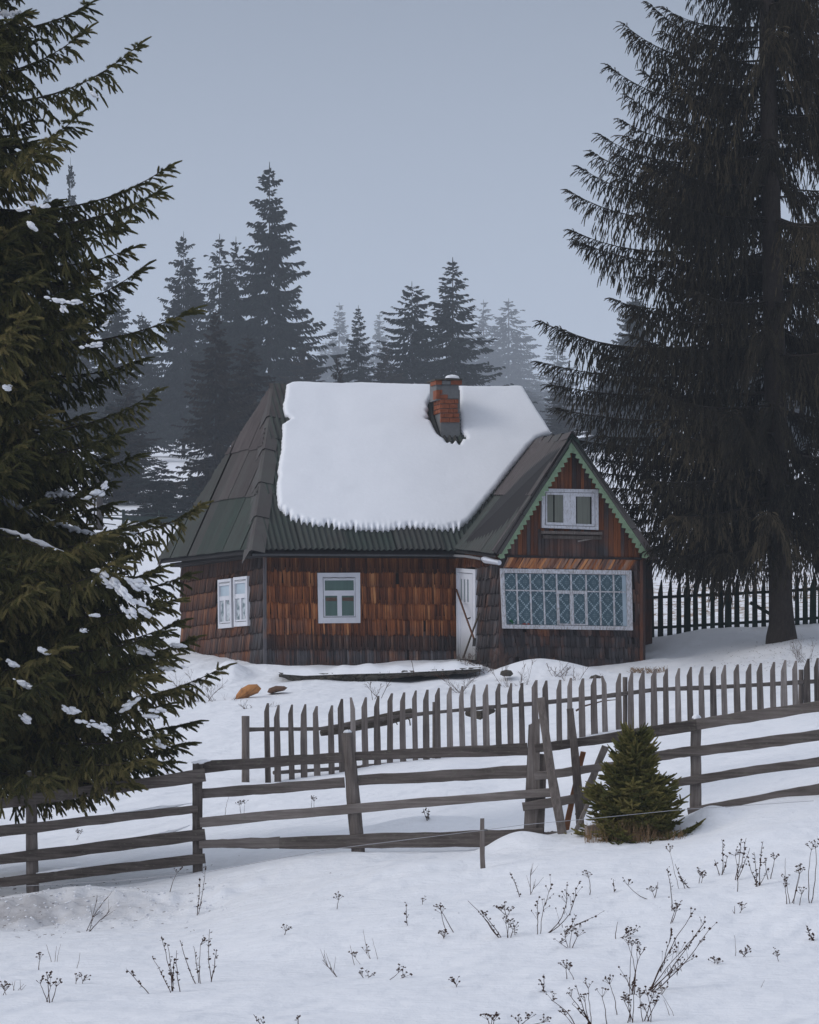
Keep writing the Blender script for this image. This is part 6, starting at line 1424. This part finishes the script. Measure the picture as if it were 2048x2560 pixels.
# bare shrubs before the house
def shrub(base, Y, n, hgt, spread, label, seed, mat='twig', r=.007):
    g = random.Random(seed); mb = MB(); b = W(base[0], base[1], Y)
    for i in range(n):
        a = g.uniform(-1, 1) * spread; tip = b + np.array([a * hgt * 1.2, g.uniform(-.3, .3) * hgt, hgt * g.uniform(.5, 1)]); bb = b + np.array([g.uniform(-.15, .15), g.uniform(-.1, .1), -.06]); d = tip - bb; L = np.linalg.norm(d); cv = g.uniform(-.15, .15)
        P = [bb + d * t + np.array([0, 0, cv * L * math.sin(math.pi * t)]) for t in (0, .25, .5, .75, 1)]; mb.tube(P, [r, r * .8, r * .6, r * .45, r * .3], 4)
        for k in range(7):
            t = g.uniform(.2, .95); p = bb + d * t + np.array([0, 0, cv * L * math.sin(math.pi * t)]); s_ = unit(d / L + np.array([g.uniform(-1, 1), g.uniform(-.6, .6), g.uniform(-.2, .8)])); l = L * g.uniform(.15, .4); q = p + s_ * l
            mb.tube([p, (p + q) / 2 + np.array([0, 0, .02]), q], [r * .45, r * .35, r * .2], 3)
            for m_ in range(2): s2 = unit(s_ + np.array([g.uniform(-1, 1), 0, g.uniform(-.5, .8)])); mb.tube([p + (q - p) * .6, p + (q - p) * .6 + s2 * l * .5], [r * .25, r * .15], 3)
    o = mb.build('bare_shrub', M[mat]); return tag(o, label, 'shrub', 'leafless shrubs in the snow before the house')
for a in (((500, 1770), 82.0, 7, .75, 1.0, 'leafless shrub in the snow left of the orange stone', 1), ((548, 1775), 82.0, 5, .55, 1.0, 'thin leafless shrub just left of the orange stone foot', 2), ((640, 1790), 80.5, 6, .28, 1.6, 'low thin twigs in the snow below the orange stone', 3), ((945, 1745), 81.5, 4, .42, .6, 'small dark dried bush standing behind the log', 4, 'weed'), ((1020, 1680), 85.0, 1, .50, .15, 'single thin dry stem standing before the stone terrace', 5, 'weed'),
          ((1215, 1690), 85.6, 8, .50, 1.0, 'reddish leafless shrub at the end of the stone terrace', 6), ((1290, 1745), 84.0, 6, .85, .6, 'tall leafless shrub on the snow mound behind the pickets', 7), ((1400, 1690), 84.6, 6, .30, 1.0, 'low leafless shrub at the top right of the snow mound', 8), ((1440, 1740), 83.5, 5, .75, .6, 'leafless shrub right of the snow mound behind the pickets', 9), ((1265, 1655), 86.6, 6, .25, 1.2, 'short dry twigs on the crest of the snow mound at the porch', 10),
          ((1165, 1655), 87.6, 7, .22, .8, 'reddish dry twigs at the foot of the white door', 11), ((1330, 1665), 86.5, 7, .25, 1.2, 'reddish dry twigs under the wide porch window', 12), ((1160, 1745), 82.5, 5, .5, 1.2, 'thin arching twigs left of the snow mound behind the pickets', 13), ((2010, 1655), 86.0, 12, .55, .5, 'dry grassy tuft by the right edge near the big spruce', 14, 'weed_thin', .004), ((1570, 1775), 80.0, 4, .22, 1.4, 'low twigs lying right of the middle picket post', 15)):
    shrub(*a)
mb = MB(); mb.tube([W(1440, 1777, 72), W(1462, 1765, 72), W(1510, 1752, 72), W(1545, 1749, 72)], [.02, .016, .012, .006], 5); o = mb.build('fallen_branch', M['twig']); tag(o, 'curved fallen branch lying on the snow behind the pickets, right of middle', 'branch')
# brown grass and litter at the right corner of the porch
mb = MB(); g = random.Random(19)
for i in range(260):
    x = g.uniform(1575, 1668); Y = g.uniform(86.0, 86.9); X = (x - CX) / F * Y; z = gz(X, Y) - .01; h = g.uniform(.02, .09); p = np.array([X, Y, z]); a = g.uniform(-.1, .1); mb.tube([p, p + np.array([a, 0, h])], [.006, .002], 3)
o = mb.build('brown_grass', M['weed_pale']); tag(o, 'flattened brown grass at the right corner of the porch', 'grass', kind='stuff')

mb = MB(); g = random.Random(88)
for i in range(520):
    x = g.uniform(-60, 560) if i < 330 else g.uniform(560, 2050); Y = g.gauss(45.7, .5) if i < 330 else g.uniform(40, 47.2); X = (x - CX) / F * Y
    mb.blob((X, Y, gz(X, Y)), g.uniform(.008, .030) * (1 if i < 330 else .6), g, (1, 1, 1), .6)
o = mb.build('snow_clods', M['tree_snow'], None, True); tag(o, 'small crumbs of snow scattered on the bank under the fence', 'snow', kind='stuff')
mb = MB()
for i in range(430):
    if i < 150: x = abs(g.gauss(0, 260)); Y = g.gauss(46.5, 1.6)
    else: x = 1955 + g.gauss(0, 90); Y = g.gauss(87.2, 1.3)
    X = (x - CX) / F * Y; z = gz(X, Y) + .004; a = g.uniform(0, 6.28); l = g.uniform(.01, .05); mb.tube([(X, Y, z), (X + math.cos(a) * l, Y + math.sin(a) * l, z + .006)], .0028, 3)
o = mb.build('fallen_twigs', M['twig']); tag(o, 'fallen needles and twig bits on the snow under the big spruces', 'litter', kind='stuff')

# ------------------------------------------------------------------ haze
def haze():
    me = bpy.data.meshes.new('haze'); x0, x1, y0, y1, z0, z1 = -4300, 4800, -95, 2000, -4.0, 245
    V = [(x, y, z) for x in (x0, x1) for y in (y0, y1) for z in (z0, z1)]
    me.from_pydata(V, [], [(0, 1, 3, 2), (4, 6, 7, 5), (0, 4, 5, 1), (2, 3, 7, 6), (0, 2, 6, 4), (1, 5, 7, 3)])
    m = bpy.data.materials.new('haze'); m.use_nodes = True; t = m.node_tree; t.nodes.clear(); o_ = t.nodes.new('ShaderNodeOutputMaterial'); v = t.nodes.new('ShaderNodeVolumePrincipled')
    v.inputs['Density'].default_value = HAZE_DENSITY; v.inputs['Color'].default_value = (0.84, 0.91, 1.0, 1); v.inputs['Anisotropy'].default_value = 0.0
    t.links.new(v.outputs[0], o_.inputs['Volume']); me.materials.append(m); o = link_mesh('haze', me); o['kind'] = 'stuff'
haze()
